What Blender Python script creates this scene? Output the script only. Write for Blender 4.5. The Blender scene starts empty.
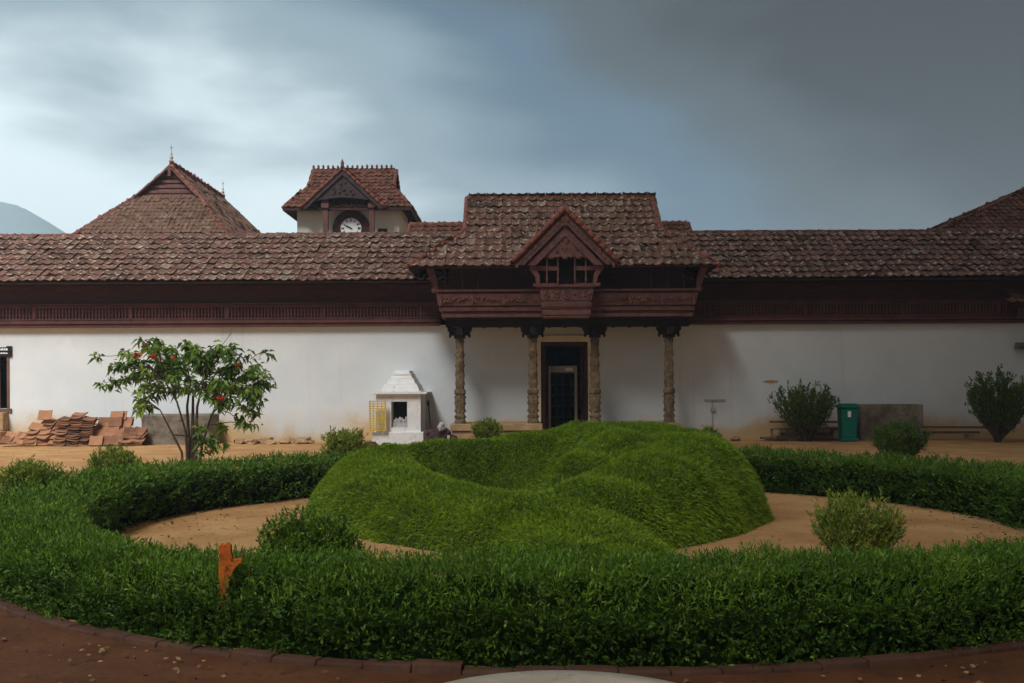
import bpy, math, random
import numpy as np
from mathutils import Vector, Matrix
R = math.radians
random.seed(7)
rng = np.random.default_rng(11)
C = bpy.context.scene
col = C.collection

# ------------------------------------------------------------------ camera
F, HOR, EYE = 1050.0, 385.0, 1.95
cd = bpy.data.cameras.new('camera'); cam = bpy.data.objects.new('camera', cd); col.objects.link(cam)
cam.location = (0, 0, EYE); cam.rotation_euler = (R(90), R(0.3), 0)
cd.sensor_width = 36; cd.lens = 36 * F / 1024; cd.shift_y = (HOR - 341.5) / 1024
cd.clip_start = 0.1; cd.clip_end = 5000
C.camera = cam
C.render.resolution_x, C.render.resolution_y = 1024, 683

# ------------------------------------------------------------------ world
SUN = Vector((-0.14, -0.60, 0.79)).normalized()
w = bpy.data.worlds.new('World'); C.world = w; w.use_nodes = True
nt = w.node_tree; N = nt.nodes; L = nt.links
for n in list(N): N.remove(n)
def nd(t, **k):
    n = N.new(t)
    for a, b in k.items(): setattr(n, a, b)
    return n
out = nd('ShaderNodeOutputWorld'); bg = nd('ShaderNodeBackground'); bg.inputs[1].default_value = 0.1
sky = nd('ShaderNodeTexSky', sky_type='NISHITA', sun_disc=False)
sky.sun_elevation = math.asin(SUN.z); sky.sun_rotation = math.atan2(SUN.x, SUN.y)
sky.air_density = 1.0; sky.dust_density = 1
tc = nd('ShaderNodeTexCoord'); sx = nd('ShaderNodeSeparateXYZ'); L.new(tc.outputs['Generated'], sx.inputs[0])
mp = nd('ShaderNodeMapping'); mp.inputs['Scale'].default_value = (1.5, 1.5, 4.2); mp.inputs['Location'].default_value = (3.1, 0.4, 1.55)
mp.inputs['Rotation'].default_value = (0, R(-10), 0)
L.new(tc.outputs['Generated'], mp.inputs[0])
nz = nd('ShaderNodeTexNoise'); nz.inputs['Scale'].default_value = 1.25; nz.inputs['Detail'].default_value = 2.5
nz.inputs['Roughness'].default_value = 0.42; nz.inputs['Distortion'].default_value = 0.25
L.new(mp.outputs[0], nz.inputs['Vector'])
def ma(op, a, b):
    m = nd('ShaderNodeMath', operation=op)
    for i, v in enumerate((a, b)):
        if isinstance(v, (int, float)): m.inputs[i].default_value = v
        else: L.new(v, m.inputs[i])
    return m.outputs[0]
n1 = ma('MULTIPLY', ma('SUBTRACT', nz.outputs['Fac'], 0.5), 0.95)
nw = nd('ShaderNodeTexNoise'); nw.inputs['Scale'].default_value = 3.6; nw.inputs['Detail'].default_value = 5; nw.inputs['Roughness'].default_value = .5; nw.inputs['Distortion'].default_value = .2
L.new(mp.outputs[0], nw.inputs['Vector']); n1 = ma('ADD', n1, ma('MULTIPLY', ma('SUBTRACT', nw.outputs['Fac'], 0.5), 0.34))
bias = ma('ADD', ma('MULTIPLY', sx.outputs[0], -1.10), ma('MULTIPLY', sx.outputs[2], -1.35))
zr_ = nd('ShaderNodeMapRange'); zr_.inputs[1].default_value = .38; zr_.inputs[2].default_value = .75; zr_.inputs[3].default_value = 0; zr_.inputs[4].default_value = .75; L.new(sx.outputs[2], zr_.inputs[0])
f = ma('ADD', ma('ADD', ma('ADD', n1, bias), zr_.outputs[0]), 0.80)
rp = nd('ShaderNodeValToRGB'); L.new(f, rp.inputs[0])
cr = rp.color_ramp; cr.interpolation = 'EASE'; cr.elements[0].position = 0.0; cr.elements[0].color = (.042, .046, .047, 1)
cr.elements[1].position = 1.0; cr.elements[1].color = (.60, .70, .73, 1)
for p_, c_ in ((.24, (.074, .090, .096)), (.50, (.088, .142, .190)), (.76, (.220, .295, .335))):
    e = cr.elements.new(p_); e.color = (*c_, 1)
# the thinner cloud in front of the sun, behind the camera
dt = nd('ShaderNodeVectorMath', operation='DOT_PRODUCT'); L.new(tc.outputs['Generated'], dt.inputs[0]); dt.inputs[1].default_value = SUN
gl = ma('POWER', ma('MAXIMUM', dt.outputs['Value'], 0.0), 3.0)
yr_ = nd('ShaderNodeMapRange'); yr_.inputs[1].default_value = -.5; yr_.inputs[2].default_value = .35; yr_.inputs[3].default_value = 2.2; yr_.inputs[4].default_value = 9.0; L.new(sx.outputs[1], yr_.inputs[0])
sc = nd('ShaderNodeVectorMath', operation='SCALE'); L.new(rp.outputs[0], sc.inputs[0]); L.new(yr_.outputs[0], sc.inputs['Scale'])
gv = nd('ShaderNodeVectorMath', operation='SCALE'); gv.inputs[0].default_value = (1.0, .97, .92); L.new(ma('MULTIPLY', gl, 0.1), gv.inputs['Scale'])
av = nd('ShaderNodeVectorMath', operation='ADD'); L.new(sc.outputs[0], av.inputs[0]); L.new(gv.outputs[0], av.inputs[1])
mx = nd('ShaderNodeMix', data_type='RGBA'); mx.inputs[0].default_value = 0.965
L.new(sky.outputs[0], mx.inputs[6]); L.new(av.outputs[0], mx.inputs[7])
L.new(mx.outputs[2], bg.inputs[0]); L.new(bg.outputs[0], out.inputs[0])

sd = bpy.data.lights.new('sun', 'SUN'); sd.energy = 4.5; sd.angle = R(27); sd.color = (1, .995, .975)
so = bpy.data.objects.new('sun', sd); col.objects.link(so)
so.rotation_euler = SUN.to_track_quat('Z', 'Y').to_euler()
C.view_settings.view_transform = 'Standard'; C.view_settings.look = 'None'
C.view_settings.exposure = 0.78; C.view_settings.gamma = 1; C.view_settings.use_curve_mapping = False

# ------------------------------------------------------------------ helpers
def PX(u, Y): return (u - 512) * Y / F
def PZ(v, Y): return EYE + (HOR - v) * Y / F
_mats = {}
def mat(name, c1, c2=None, scale=4.0, rough=.85, bump=.3, bscale=None, c3=None, metal=0, detail=6, c3s=None, c3r=(.56, .66), stretch=None, tint=None, trans=0, spec=.15):
    """procedural material: noise between c1 and c2 (patches of c3); tint = (dark, light) by the per-piece attribute"""
    m = bpy.data.materials.new(name); m.use_nodes = True; t = m.node_tree; b = t.nodes['Principled BSDF']
    b.inputs['Roughness'].default_value = rough; b.inputs['Metallic'].default_value = metal
    b.inputs['Specular IOR Level'].default_value = spec
    co = t.nodes.new('ShaderNodeTexCoord'); vec = co.outputs['Object']
    if stretch:
        q = t.nodes.new('ShaderNodeMapping'); q.inputs['Scale'].default_value = stretch; t.links.new(vec, q.inputs[0]); vec = q.outputs[0]
    def noise(s, d=detail, r=.6):
        n = t.nodes.new('ShaderNodeTexNoise'); n.inputs['Scale'].default_value = s; n.inputs['Detail'].default_value = d
        n.inputs['Roughness'].default_value = r; t.links.new(vec, n.inputs['Vector']); return n.outputs['Fac']
    def rampit(fac, lo, hi):
        r = t.nodes.new('ShaderNodeMapRange'); r.inputs[1].default_value = lo; r.inputs[2].default_value = hi; t.links.new(fac, r.inputs[0]); return r.outputs[0]
    def mix(fac, a, bb):
        x = t.nodes.new('ShaderNodeMix'); x.data_type = 'RGBA'
        if isinstance(fac, float): x.inputs[0].default_value = fac
        else: t.links.new(fac, x.inputs[0])
        for i, v in ((6, a), (7, bb)):
            if isinstance(v, tuple): x.inputs[i].default_value = (*v, 1)
            else: t.links.new(v, x.inputs[i])
        return x.outputs[2]
    c = c1
    c = mix(rampit(noise(scale), .32, .68), c1, c2 or c1)
    if tint:
        at = t.nodes.new('ShaderNodeAttribute'); at.attribute_name = 'tint'
        r = t.nodes.new('ShaderNodeValToRGB'); t.links.new(at.outputs['Fac'], r.inputs[0])
        els = r.color_ramp.elements
        while len(els) < len(tint): els.new(.5)
        for i, tcx in enumerate(tint): els[i].position = i / (len(tint) - 1); els[i].color = (*tcx, 1)
        c = mix(0.35 if c2 else 0.0, r.outputs[0], c)
    if c3: c = mix(rampit(noise(c3s or scale * 2.7 + .7, 8, .7), *c3r), c, c3)
    if isinstance(c, tuple): b.inputs['Base Color'].default_value = (*c, 1)
    else: t.links.new(c, b.inputs['Base Color'])
    if bump:
        bp = t.nodes.new('ShaderNodeBump'); bp.inputs['Strength'].default_value = bump; bp.inputs['Distance'].default_value = .03
        t.links.new(noise(bscale or scale * 6, 8, .7), bp.inputs['Height']); t.links.new(bp.outputs[0], b.inputs['Normal'])
    if trans:
        tr = t.nodes.new('ShaderNodeBsdfTranslucent'); ms = t.nodes.new('ShaderNodeMixShader'); ms.inputs[0].default_value = trans
        if isinstance(c, tuple): tr.inputs[0].default_value = (*c, 1)
        else: t.links.new(c, tr.inputs[0])
        o = t.nodes['Material Output']; t.links.new(b.outputs[0], ms.inputs[1]); t.links.new(tr.outputs[0], ms.inputs[2]); t.links.new(ms.outputs[0], o.inputs[0])
    m['_mixer'] = 1
    _mats[name] = m
    return m

class MB:
    def __init__(s): s.v = []; s.f = []; s.t = []
    def add(s, vs, fs, tint=.5):
        o = len(s.v); s.v += [tuple(p) for p in vs]; s.f += [tuple(i + o for i in q) for q in fs]; s.t += [tint] * len(vs); return s
    def box(s, x0, x1, y0, y1, z0, z1, tint=.5):
        return s.add([(x, y, z) for z in (z0, z1) for y in (y0, y1) for x in (x0, x1)],
                     [(0, 2, 3, 1), (4, 5, 7, 6), (0, 1, 5, 4), (2, 6, 7, 3), (0, 4, 6, 2), (1, 3, 7, 5)], tint)
    def hexa(s, lo, hi, tint=.5):   # two quads (4 pts each, ccw from above)
        return s.add(list(lo) + list(hi), [(3, 2, 1, 0), (4, 5, 6, 7), (0, 1, 5, 4), (1, 2, 6, 5), (2, 3, 7, 6), (3, 0, 4, 7)], tint)
    def bar(s, a, b, wd, ht, up=(0, 0, 1), tint=.5):
        a, b = Vector(a), Vector(b); d = (b - a).normalized(); u = Vector(up)
        if abs(d.dot(u)) > .98: u = Vector((0, 1, 0))
        x = d.cross(u).normalized() * wd / 2; z = x.normalized().cross(d) * ht / 2
        P = [p + sx_ * x + sz * z for p in (a, b) for sx_, sz in ((-1, -1), (1, -1), (1, 1), (-1, 1))]
        return s.add(P, [(3, 2, 1, 0), (4, 5, 6, 7), (0, 1, 5, 4), (1, 2, 6, 5), (2, 3, 7, 6), (3, 0, 4, 7)], tint)
    def tube(s, pts, rad, n=8, tint=.5):
        pts = [Vector(p) for p in pts]; rs = rad if isinstance(rad, (list, tuple)) else [rad] * len(pts)
        vs = []; fs = []
        ref = Vector((.37, .91, .13))
        for i, p in enumerate(pts):
            d = (pts[min(i + 1, len(pts) - 1)] - pts[max(i - 1, 0)]).normalized()
            x = d.cross(ref).normalized(); y = d.cross(x)
            for k in range(n):
                a = 2 * math.pi * k / n; vs.append(p + (x * math.cos(a) + y * math.sin(a)) * rs[i])
        for i in range(len(pts) - 1):
            for k in range(n): fs.append((i * n + k, i * n + (k + 1) % n, (i + 1) * n + (k + 1) % n, (i + 1) * n + k))
        fs.append(tuple(range(n))[::-1]); fs.append(tuple((len(pts) - 1) * n + k for k in range(n)))
        return s.add(vs, fs, tint)
    def lathe(s, cx, cy, prof, n=16, sq=0, tint=.5):
        vs = []; fs = []
        for r, z in prof:
            for k in range(n):
                a = 2 * math.pi * (k + .5) / n; q = 1
                if sq: q = 1 / max(abs(math.cos(a)), abs(math.sin(a))) * sq + (1 - sq)
                vs.append((cx + r * q * math.cos(a), cy + r * q * math.sin(a), z))
        m = len(prof)
        for i in range(m - 1):
            for k in range(n): fs.append((i * n + k, i * n + (k + 1) % n, (i + 1) * n + (k + 1) % n, (i + 1) * n + k))
        fs.append(tuple(range(n))[::-1]); fs.append(tuple((m - 1) * n + k for k in range(n)))
        return s.add(vs, fs, tint)
    def prismY(s, pts, y0, y1, tint=.5):   # polygon in xz extruded along y
        n = len(pts); vs = [(x, y0, z) for x, z in pts] + [(x, y1, z) for x, z in pts]
        fs = [tuple(range(n)), tuple(range(n, 2 * n))[::-1]] + [(i, i + n, (i + 1) % n + n, (i + 1) % n) for i in range(n)]
        return s.add(vs, fs, tint)
    def blob(s, c, r, seed=0, n=8, m=6, jag=.25, tint=.5):
        rr = random.Random(seed); vs = [(c[0], c[1], c[2] - r[2])]; fs = []
        for i in range(1, m):
            ph = math.pi * i / m
            for k in range(n):
                a = 2 * math.pi * k / n; q = 1 + rr.uniform(-jag, jag)
                vs.append((c[0] + r[0] * q * math.sin(ph) * math.cos(a), c[1] + r[1] * q * math.sin(ph) * math.sin(a), c[2] - r[2] * q * math.cos(ph)))
        vs.append((c[0], c[1], c[2] + r[2]))
        for k in range(n): fs.append((0, 1 + (k + 1) % n, 1 + k)); fs.append((len(vs) - 1, 1 + (m - 2) * n + k, 1 + (m - 2) * n + (k + 1) % n))
        for i in range(m - 2):
            for k in range(n): a = 1 + i * n; fs.append((a + k, a + (k + 1) % n, a + n + (k + 1) % n, a + n + k))
        return s.add(vs, fs, tint)
    def build(s, name, m, parent=None, smooth=False, bevel=0):
        me = bpy.data.meshes.new(name); me.from_pydata(s.v, [], s.f); me.materials.append(m)
        a = me.attributes.new('tint', 'FLOAT', 'POINT'); a.data.foreach_set('value', np.array(s.t, dtype=np.float32))
        if smooth: me.polygons.foreach_set('use_smooth', np.ones(len(me.polygons), dtype=bool))
        me.update(); o = bpy.data.objects.new(name, me); col.objects.link(o)
        if parent:
            o.parent = parent; o.matrix_parent_inverse = Matrix.Translation(-parent.location) if not parent.rotation_euler.z else (Matrix.Translation(parent.location) @ Matrix.Rotation(parent.rotation_euler.z, 4, 'Z')).inverted()
        if bevel:
            bm_ = o.modifiers.new('bevel', 'BEVEL'); bm_.width = bevel; bm_.segments = 2; bm_.limit_method = 'ANGLE'
        return o
def quads(name, V, K, tint, m, parent=None):
    """V: (n,K,3) separate polygons"""
    n = len(V); me = bpy.data.meshes.new(name)
    me.vertices.add(n * K); me.vertices.foreach_set('co', V.reshape(-1).astype(np.float32))
    me.loops.add(n * K); me.loops.foreach_set('vertex_index', np.arange(n * K, dtype=np.int32))
    me.polygons.add(n); me.polygons.foreach_set('loop_start', np.arange(0, n * K, K, dtype=np.int32))
    me.polygons.foreach_set('loop_total', np.full(n, K, dtype=np.int32))
    me.update(calc_edges=True); me.materials.append(m)
    a = me.attributes.new('tint', 'FLOAT', 'POINT'); a.data.foreach_set('value', np.repeat(tint, K).astype(np.float32))
    o = bpy.data.objects.new(name, me); col.objects.link(o)
    if parent: o.parent = parent; o.matrix_parent_inverse = Matrix.Translation(-parent.location)
    return o
def tag(o, label=None, cat=None, group=None, kind=None):
    if label: o['label'] = label
    if cat: o['category'] = cat
    if group: o['group'] = group
    if kind: o['kind'] = kind
    return o
def thing(name, label, cat, loc=(0, 0, 0), group=None):
    o = bpy.data.objects.new(name, None); col.objects.link(o); o.location = loc; o.empty_display_size = .2
    return tag(o, label, cat, group)

# ------------------------------------------------------------------ materials
WOOD = mat('dark_teak', (.042, .017, .015), (.085, .032, .027), 3, .62, .35, 40, stretch=(1, 1, 6))
WOODR = mat('carved_teak', (.095, .046, .041), (.19, .088, .076), 5, .6, .7, 26)
BLACKWOOD = mat('near_black_wood', (.012, .008, .008), (.03, .016, .014), 3, .8, .2)  # near-black wood for rafters, beams, capitals and room linings
TILE = mat('weathered_clay_tile', (.085, .050, .036), (.19, .12, .085), 1.6, .88, .5, 30, tint=[(.04, .020, .016), (.140, .064, .046), (.19, .090, .066), (.11, .06, .048), (.32, .24, .18)], c3=(.50, .41, .33), c3s=6.5, c3r=(.55, .62))
TILEO = mat('red_clay_tile', (0.123, 0.051, 0.034), (0.185, 0.086, 0.055), 2.5, .85, .4, 30, tint=[(0.062, 0.027, 0.020), (0.150, 0.059, 0.038), (0.211, 0.088, 0.052), (0.106, 0.049, 0.036)], c3=(0.141, 0.098, 0.070))
TILEP = mat('pale_brown_tile', (0.110, 0.068, 0.048), (0.184, 0.120, 0.085), .8, .88, .4, 30, tint=[(0.083, 0.042, 0.031), (0.138, 0.072, 0.050), (0.170, 0.092, 0.064), (0.212, 0.140, 0.105)], c3=(0.258, 0.190, 0.140))
RIDGE = mat('red_ridge_tile', (.15, .045, .032), (.25, .095, .068), 6, .8, .4, 30, c3=(.26, .19, .15))
RIDGED = mat('old_ridge_tile', (.11, .045, .033), (.20, .10, .075), 4, .88, .5, 30, c3=(.28, .22, .17))
UNDER = mat('roof_underside_board', (.035, .018, .014), (.05, .028, .022), 4, .85, .2)
CREAM = mat('cream_plaster', (.70, .60, .42), (.78, .71, .55), 1.2, .9, .15, c3=(.60, .50, .34))
WHITE = mat('shrine_whitewash', (.66, .66, .65), (.78, .78, .77), 3, .9, .25, 18, c3=(.50, .50, .49))
STONE = mat('laterite_stone', (.30, .19, .10), (.46, .31, .17), 3, .92, .7, 14, c3=(.20, .14, .09))
GREYST = mat('mossy_concrete', (.08, .065, .05), (.25, .21, .16), 2.2, .93, .6, 14, c3=(.07, .06, .045))
COLST = mat('carved_sandstone', (0.072, 0.050, 0.030), (0.240, 0.172, 0.100), 5, .85, .9, 22, c3=(0.040, 0.028, 0.020))
PLANK = mat('old_plank', (.11, .055, .035), (.20, .11, .075), 3, .85, .4, 24, stretch=(1, 6, 6))
TERRA = mat('stacked_terracotta', (.19, .088, .045), (.37, .20, .105), 3, .9, .4, 20, tint=[(.045, .018, .015), (.20, .082, .046), (.40, .20, .105), (.12, .046, .030)], c3=(.24, .12, .08))
BARK = mat('shrub_bark', (.05, .035, .022), (.10, .075, .05), 8, .9, .5)
YELLOW = mat('yellow_painted_grille', (.50, .34, .05), (.62, .45, .10), 6, .5, .1)
GREEN = mat('green_plastic', (.008, .13, .095), (.010, .17, .12), 3, .4, .05, c3=(.03, .15, .11))
METAL = mat('beige_steel', (.42, .34, .24), (.50, .41, .30), 5, .5, .1)
PANEL = mat('grey_display_panel', (.35, .33, .30), (.42, .40, .36), 5, .5, .1)
RUST = mat('rusty_orange_iron', (.30, .055, .010), (.58, .15, .020), 7, .8, .6, c3=(.12, .03, .010))
DISC = mat('pale_worn_stone', (.26, .22, .17), (.36, .32, .26), 2.5, .85, .4, 20, c3=(.24, .16, .10))
CLOCKW = mat('white_enamel', (.78, .80, .82), (.82, .84, .85), 3, .4, 0)
INK = mat('black_enamel', (.015, .015, .018), None, 3, .4, 0)
TXT = mat('white_lettering', (.75, .75, .75), None, 3, .5, 0)
CLOTHD = mat('dark_sacking', (.035, .022, .024), (.09, .05, .05), 6, .95, .5)
CLOTHL = mat('pale_rag', (.35, .33, .33), (.5, .48, .48), 6, .95, .4)
LATTICE = mat('lattice_wood', (.075, .030, .026), (.13, .052, .044), 2, .65, .3, 30)

def leafmat(name, tints, trans=.25, rough=.5): return mat(name, tints[0], None, 3, rough, 0, tint=tints, trans=trans, spec=.25)
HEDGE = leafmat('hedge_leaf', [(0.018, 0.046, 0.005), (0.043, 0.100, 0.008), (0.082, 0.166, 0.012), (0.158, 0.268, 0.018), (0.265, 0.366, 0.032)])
GRASS = leafmat('mound_grass', [(0.057, 0.103, 0.006), (0.114, 0.199, 0.009), (0.186, 0.291, 0.011), (0.271, 0.383, 0.017), (0.414, 0.469, 0.048)], .3)
BUSH = leafmat('bush_leaf', [(0.049, 0.089, 0.014), (0.097, 0.162, 0.019), (0.162, 0.235, 0.027), (0.275, 0.308, 0.041), (0.421, 0.324, 0.068)])
BUSHD = leafmat('dark_bush_leaf', [(0.024, 0.048, 0.008), (0.054, 0.098, 0.014), (0.102, 0.156, 0.022), (0.168, 0.216, 0.040)])
TREEL = leafmat('broad_leaf', [(0.035, 0.075, 0.013), (0.077, 0.144, 0.019), (0.136, 0.230, 0.029), (0.212, 0.322, 0.047), (0.354, 0.356, 0.074)])
FLOWER = leafmat('red_flower', [(.35, .02, .012), (.62, .055, .018), (.80, .14, .03)])
SOIL = mat('mound_soil', (.03, .045, .012), (.045, .06, .016), 4, .95, .4)
TWIG = mat('hedge_twig', (.006, .013, .002), (.014, .026, .004), 8, 1, .6, spec=0)
LITTER = leafmat('dry_leaf', [(0.096, 0.048, 0.018), (0.180, 0.102, 0.042), (0.252, 0.168, 0.084)], .1)

# plaster wall with earth stains near the ground
PLASTER = mat('white_limewash', (.57, .61, .625), (.65, .685, .70), .7, .92, .22, 5, c3=(.60, .63, .64), c3s=1.3, c3r=(.58, .66))
t = PLASTER.node_tree; b = t.nodes['Principled BSDF']; src = b.inputs['Base Color'].links[0].from_socket
g = t.nodes.new('ShaderNodeNewGeometry'); s3 = t.nodes.new('ShaderNodeSeparateXYZ'); t.links.new(g.outputs['Position'], s3.inputs[0])
def sn(scale, st=(1, 1, 1), d=6):
    mpp = t.nodes.new('ShaderNodeMapping'); mpp.inputs['Scale'].default_value = st; t.links.new(g.outputs['Position'], mpp.inputs[0])
    n = t.nodes.new('ShaderNodeTexNoise'); n.inputs['Scale'].default_value = scale; n.inputs['Detail'].default_value = d; n.inputs['Roughness'].default_value = .6
    t.links.new(mpp.outputs[0], n.inputs['Vector']); return n.outputs['Fac']
def mm(op, a, bb):
    m = t.nodes.new('ShaderNodeMath'); m.operation = op
    for i, v in enumerate((a, bb)):
        if isinstance(v, (int, float)): m.inputs[i].default_value = v
        else: t.links.new(v, m.inputs[i])
    return m.outputs[0]
def mr(x, a, bb, c=0, d=1):
    r = t.nodes.new('ShaderNodeMapRange'); r.interpolation_type = 'SMOOTHSTEP'
    for i, v in ((1, a), (2, bb), (3, c), (4, d)): r.inputs[i].default_value = v
    t.links.new(x, r.inputs[0]); return r.outputs[0]
def mxc(fac, a, c):
    x = t.nodes.new('ShaderNodeMix'); x.data_type = 'RGBA'; t.links.new(fac, x.inputs[0]); t.links.new(a, x.inputs[6]); x.inputs[7].default_value = (*c, 1); return x.outputs[2]
hgt = mm('ADD', s3.outputs[2], mm('MULTIPLY', mm('SUBTRACT', sn(.35), .5), -2.2))
hgt = mm('ADD', hgt, mm('MULTIPLY', mm('SUBTRACT', sn(2.2), .5), -.5))
c_ = mxc(mm('MULTIPLY', mr(hgt, .30, 1.15, 1, 0), .55), src, (.55, .44, .30))
c_ = mxc(mm('MULTIPLY', mr(hgt, .15, .75, 1, 0), .85), c_, (.52, .33, .13))
stk = mm('MULTIPLY', mr(sn(1.0, (2.2, 1, .12), 5), .58, .8), .34)
c_ = mxc(stk, c_, (.40, .38, .34))
t.links.new(c_, b.inputs['Base Color'])

EARTH = mat('red_earth', (.38, .195, .075), (.58, .335, .145), .9, .95, .9, 7, c3=(.28, .135, .055), c3s=3.1, c3r=(.57, .72))
_t = EARTH.node_tree; _b = _t.nodes['Principled BSDF']
EARTH.node_tree.nodes['Bump'].inputs['Distance'].default_value = .10
CARTH = mat('kerb_laterite', (.055, .026, .016), (.10, .05, .032), 3, .95, .6, 20)

# ------------------------------------------------------------------ ground, hills, haze, added shade cloud
def vn(x, y, s=0):
    return (math.sin(x * 1.3 + 2.1 * s) * math.cos(y * 1.7 - s) + math.sin(x * 2.9 + y * 2.3 + s) * .5 + math.sin(x * 5.1 - y * 4.3 + 3 * s) * .25) / 1.75
mb = MB(); xs = [-1400, -300, -60] + [-30 + i * .5 for i in range(121)] + [60, 300, 1100]; ys = [-400, -60, -10] + [i * .5 for i in range(0, 76)] + [45, 70, 150, 400, 1200]
vs = [(x, y, (.012 * vn(x * 1.5, y * 1.5) + .008 * vn(x * 4, y * 4, 2)) if abs(x) < 31 and -1 < y < 38 else 0) for y in ys for x in xs]
nx = len(xs); fs = [(j * nx + i, j * nx + i + 1, (j + 1) * nx + i + 1, (j + 1) * nx + i) for j in range(len(ys) - 1) for i in range(nx - 1)]
mb.add(vs, fs); tag(mb.build('ground', EARTH, smooth=True), kind='structure')

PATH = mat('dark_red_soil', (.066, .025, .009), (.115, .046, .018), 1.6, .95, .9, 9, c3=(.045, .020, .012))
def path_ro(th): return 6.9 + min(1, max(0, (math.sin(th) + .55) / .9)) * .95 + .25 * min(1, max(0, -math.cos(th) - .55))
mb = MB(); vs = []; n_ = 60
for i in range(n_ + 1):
    a = R(-182) + R(184) * i / n_; r1_ = path_ro(a) + .1; ex_ = 1.9 + 90 * max(0, -math.sin(a)) ** 2.6  # dark soil's unseen reach behind the camera widened to cut bounce onto the wall
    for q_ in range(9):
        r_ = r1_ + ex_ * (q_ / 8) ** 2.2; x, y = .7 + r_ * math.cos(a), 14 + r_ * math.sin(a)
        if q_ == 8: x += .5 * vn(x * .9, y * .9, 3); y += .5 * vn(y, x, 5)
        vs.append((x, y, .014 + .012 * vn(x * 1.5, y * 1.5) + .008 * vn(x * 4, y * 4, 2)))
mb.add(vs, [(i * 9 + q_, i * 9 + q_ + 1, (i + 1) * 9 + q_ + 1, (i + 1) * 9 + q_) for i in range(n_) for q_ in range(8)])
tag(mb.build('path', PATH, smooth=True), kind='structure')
HAZED_HILL = mat('hazed_forest_hill', (.14, .20, .22), (.19, .25, .28), .02, .95, 0)  # forest colour paled and blued, distance haze painted in
mb = MB(); nx_, ny_ = 70, 14; vs = []
for j in range(ny_):
    for i in range(nx_):
        x = -620 + 1240 * i / (nx_ - 1); y = 640 + 26 * j
        pk = 112 * math.exp(-((x + 392) / 62) ** 2) + 52 * math.exp(-((x + 322) / 42) ** 2) + 100 * math.exp(-((x + 520) / 90) ** 2) + 22 + 16 * math.exp(-((x - 420) / 160) ** 2)
        prof = max(0, math.sin(math.pi * j / (ny_ - 1))) ** .8
        vs.append((x, y, (pk + 5 * vn(x * .05, y * .06)) * prof - 2)); vs[-1] = tuple(q * .45 for q in vs[-1])
mb.add(vs, [(j * nx_ + i, j * nx_ + i + 1, (j + 1) * nx_ + i + 1, (j + 1) * nx_ + i) for j in range(ny_ - 1) for i in range(nx_ - 1)])
tag(mb.build('hills', HAZED_HILL, smooth=True), kind='structure')

hz = bpy.data.materials.new('haze_air'); hz.use_nodes = True; tt = hz.node_tree
for n in list(tt.nodes): tt.nodes.remove(n)
po = tt.nodes.new('ShaderNodeOutputMaterial'); pv = tt.nodes.new('ShaderNodeVolumePrincipled')
pv.inputs['Color'].default_value = (.70, .83, .94, 1); pv.inputs['Density'].default_value = .0010; pv.inputs['Anisotropy'].default_value = .2
tt.links.new(pv.outputs[0], po.inputs['Volume'])
tag(MB().box(-370, 370, -120, 460, -1, 66).build('haze', hz), kind='stuff')

SHADE_CLOUD = mat('shade_cloud_vapour', (.40, .43, .46), (.5, .52, .55), .01, 1, 0)  # added unseen cloud, shaped to dim the sun over the scene's right side
mb = MB(); nx_, ny_ = 60, 60; H0 = 80; vs = []
offx, offy = SUN.x / SUN.z * H0, SUN.y / SUN.z * H0
for lay in (0, 1):
    for j in range(ny_):
        yg = -65 + 175 * j / (ny_ - 1)
        ex = -45.0 + 2 * vn(yg * .15, 0, 1)
        for i in range(nx_):
            t_ = i / (nx_ - 1); xg = ex + t_ * 140
            rim = min(1, t_ * 5, j / 10, (ny_ - 1 - j) / 10, (1 - t_) * 5)
            z = H0 + (lay * 2 - 1) * (1 + 6 * max(0, rim) ** .6) + 1.5 * vn(xg * .12, yg * .12, lay)
            vs.append((xg + offx, yg + offy, z))
q = nx_ * ny_; fs = []
for j in range(ny_ - 1):
    for i in range(nx_ - 1):
        a = j * nx_ + i; fs.append((a, a + nx_, a + nx_ + 1, a + 1)); fs.append((q + a, q + a + 1, q + a + nx_ + 1, q + a + nx_))
for j in range(ny_ - 1):
    a = j * nx_; fs.append((a, q + a, q + a + nx_, a + nx_)); a += nx_ - 1; fs.append((a, a + nx_, q + a + nx_, q + a))
t = SHADE_CLOUD.node_tree; b = t.nodes['Principled BSDF']
g = t.nodes.new('ShaderNodeTexCoord'); s3 = t.nodes.new('ShaderNodeSeparateXYZ'); t.links.new(g.outputs['Object'], s3.inputs[0])
nn = t.nodes.new('ShaderNodeTexNoise'); nn.inputs['Scale'].default_value = .05; nn.inputs['Detail'].default_value = 4; t.links.new(g.outputs['Object'], nn.inputs['Vector'])
ad = t.nodes.new('ShaderNodeMath'); ad.operation = 'MULTIPLY_ADD'; t.links.new(nn.outputs['Fac'], ad.inputs[0]); ad.inputs[1].default_value = 10; t.links.new(s3.outputs[0], ad.inputs[2])
rg = t.nodes.new('ShaderNodeMapRange'); rg.interpolation_type = 'SMOOTHSTEP'; rg.inputs[1].default_value = offx + 5 - 19; rg.inputs[2].default_value = offx + 5 + 6; rg.inputs[3].default_value = 0; rg.inputs[4].default_value = .97; t.links.new(ad.outputs[0], rg.inputs[0])
tb = t.nodes.new('ShaderNodeBsdfTransparent'); ms = t.nodes.new('ShaderNodeMixShader'); t.links.new(rg.outputs[0], ms.inputs[0]); t.links.new(tb.outputs[0], ms.inputs[1]); t.links.new(b.outputs[0], ms.inputs[2]); t.links.new(ms.outputs[0], t.nodes['Material Output'].inputs[0])
mb.add(vs, fs); tag(mb.build('added_shade_cloud', SHADE_CLOUD, smooth=True), kind='structure')

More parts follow.
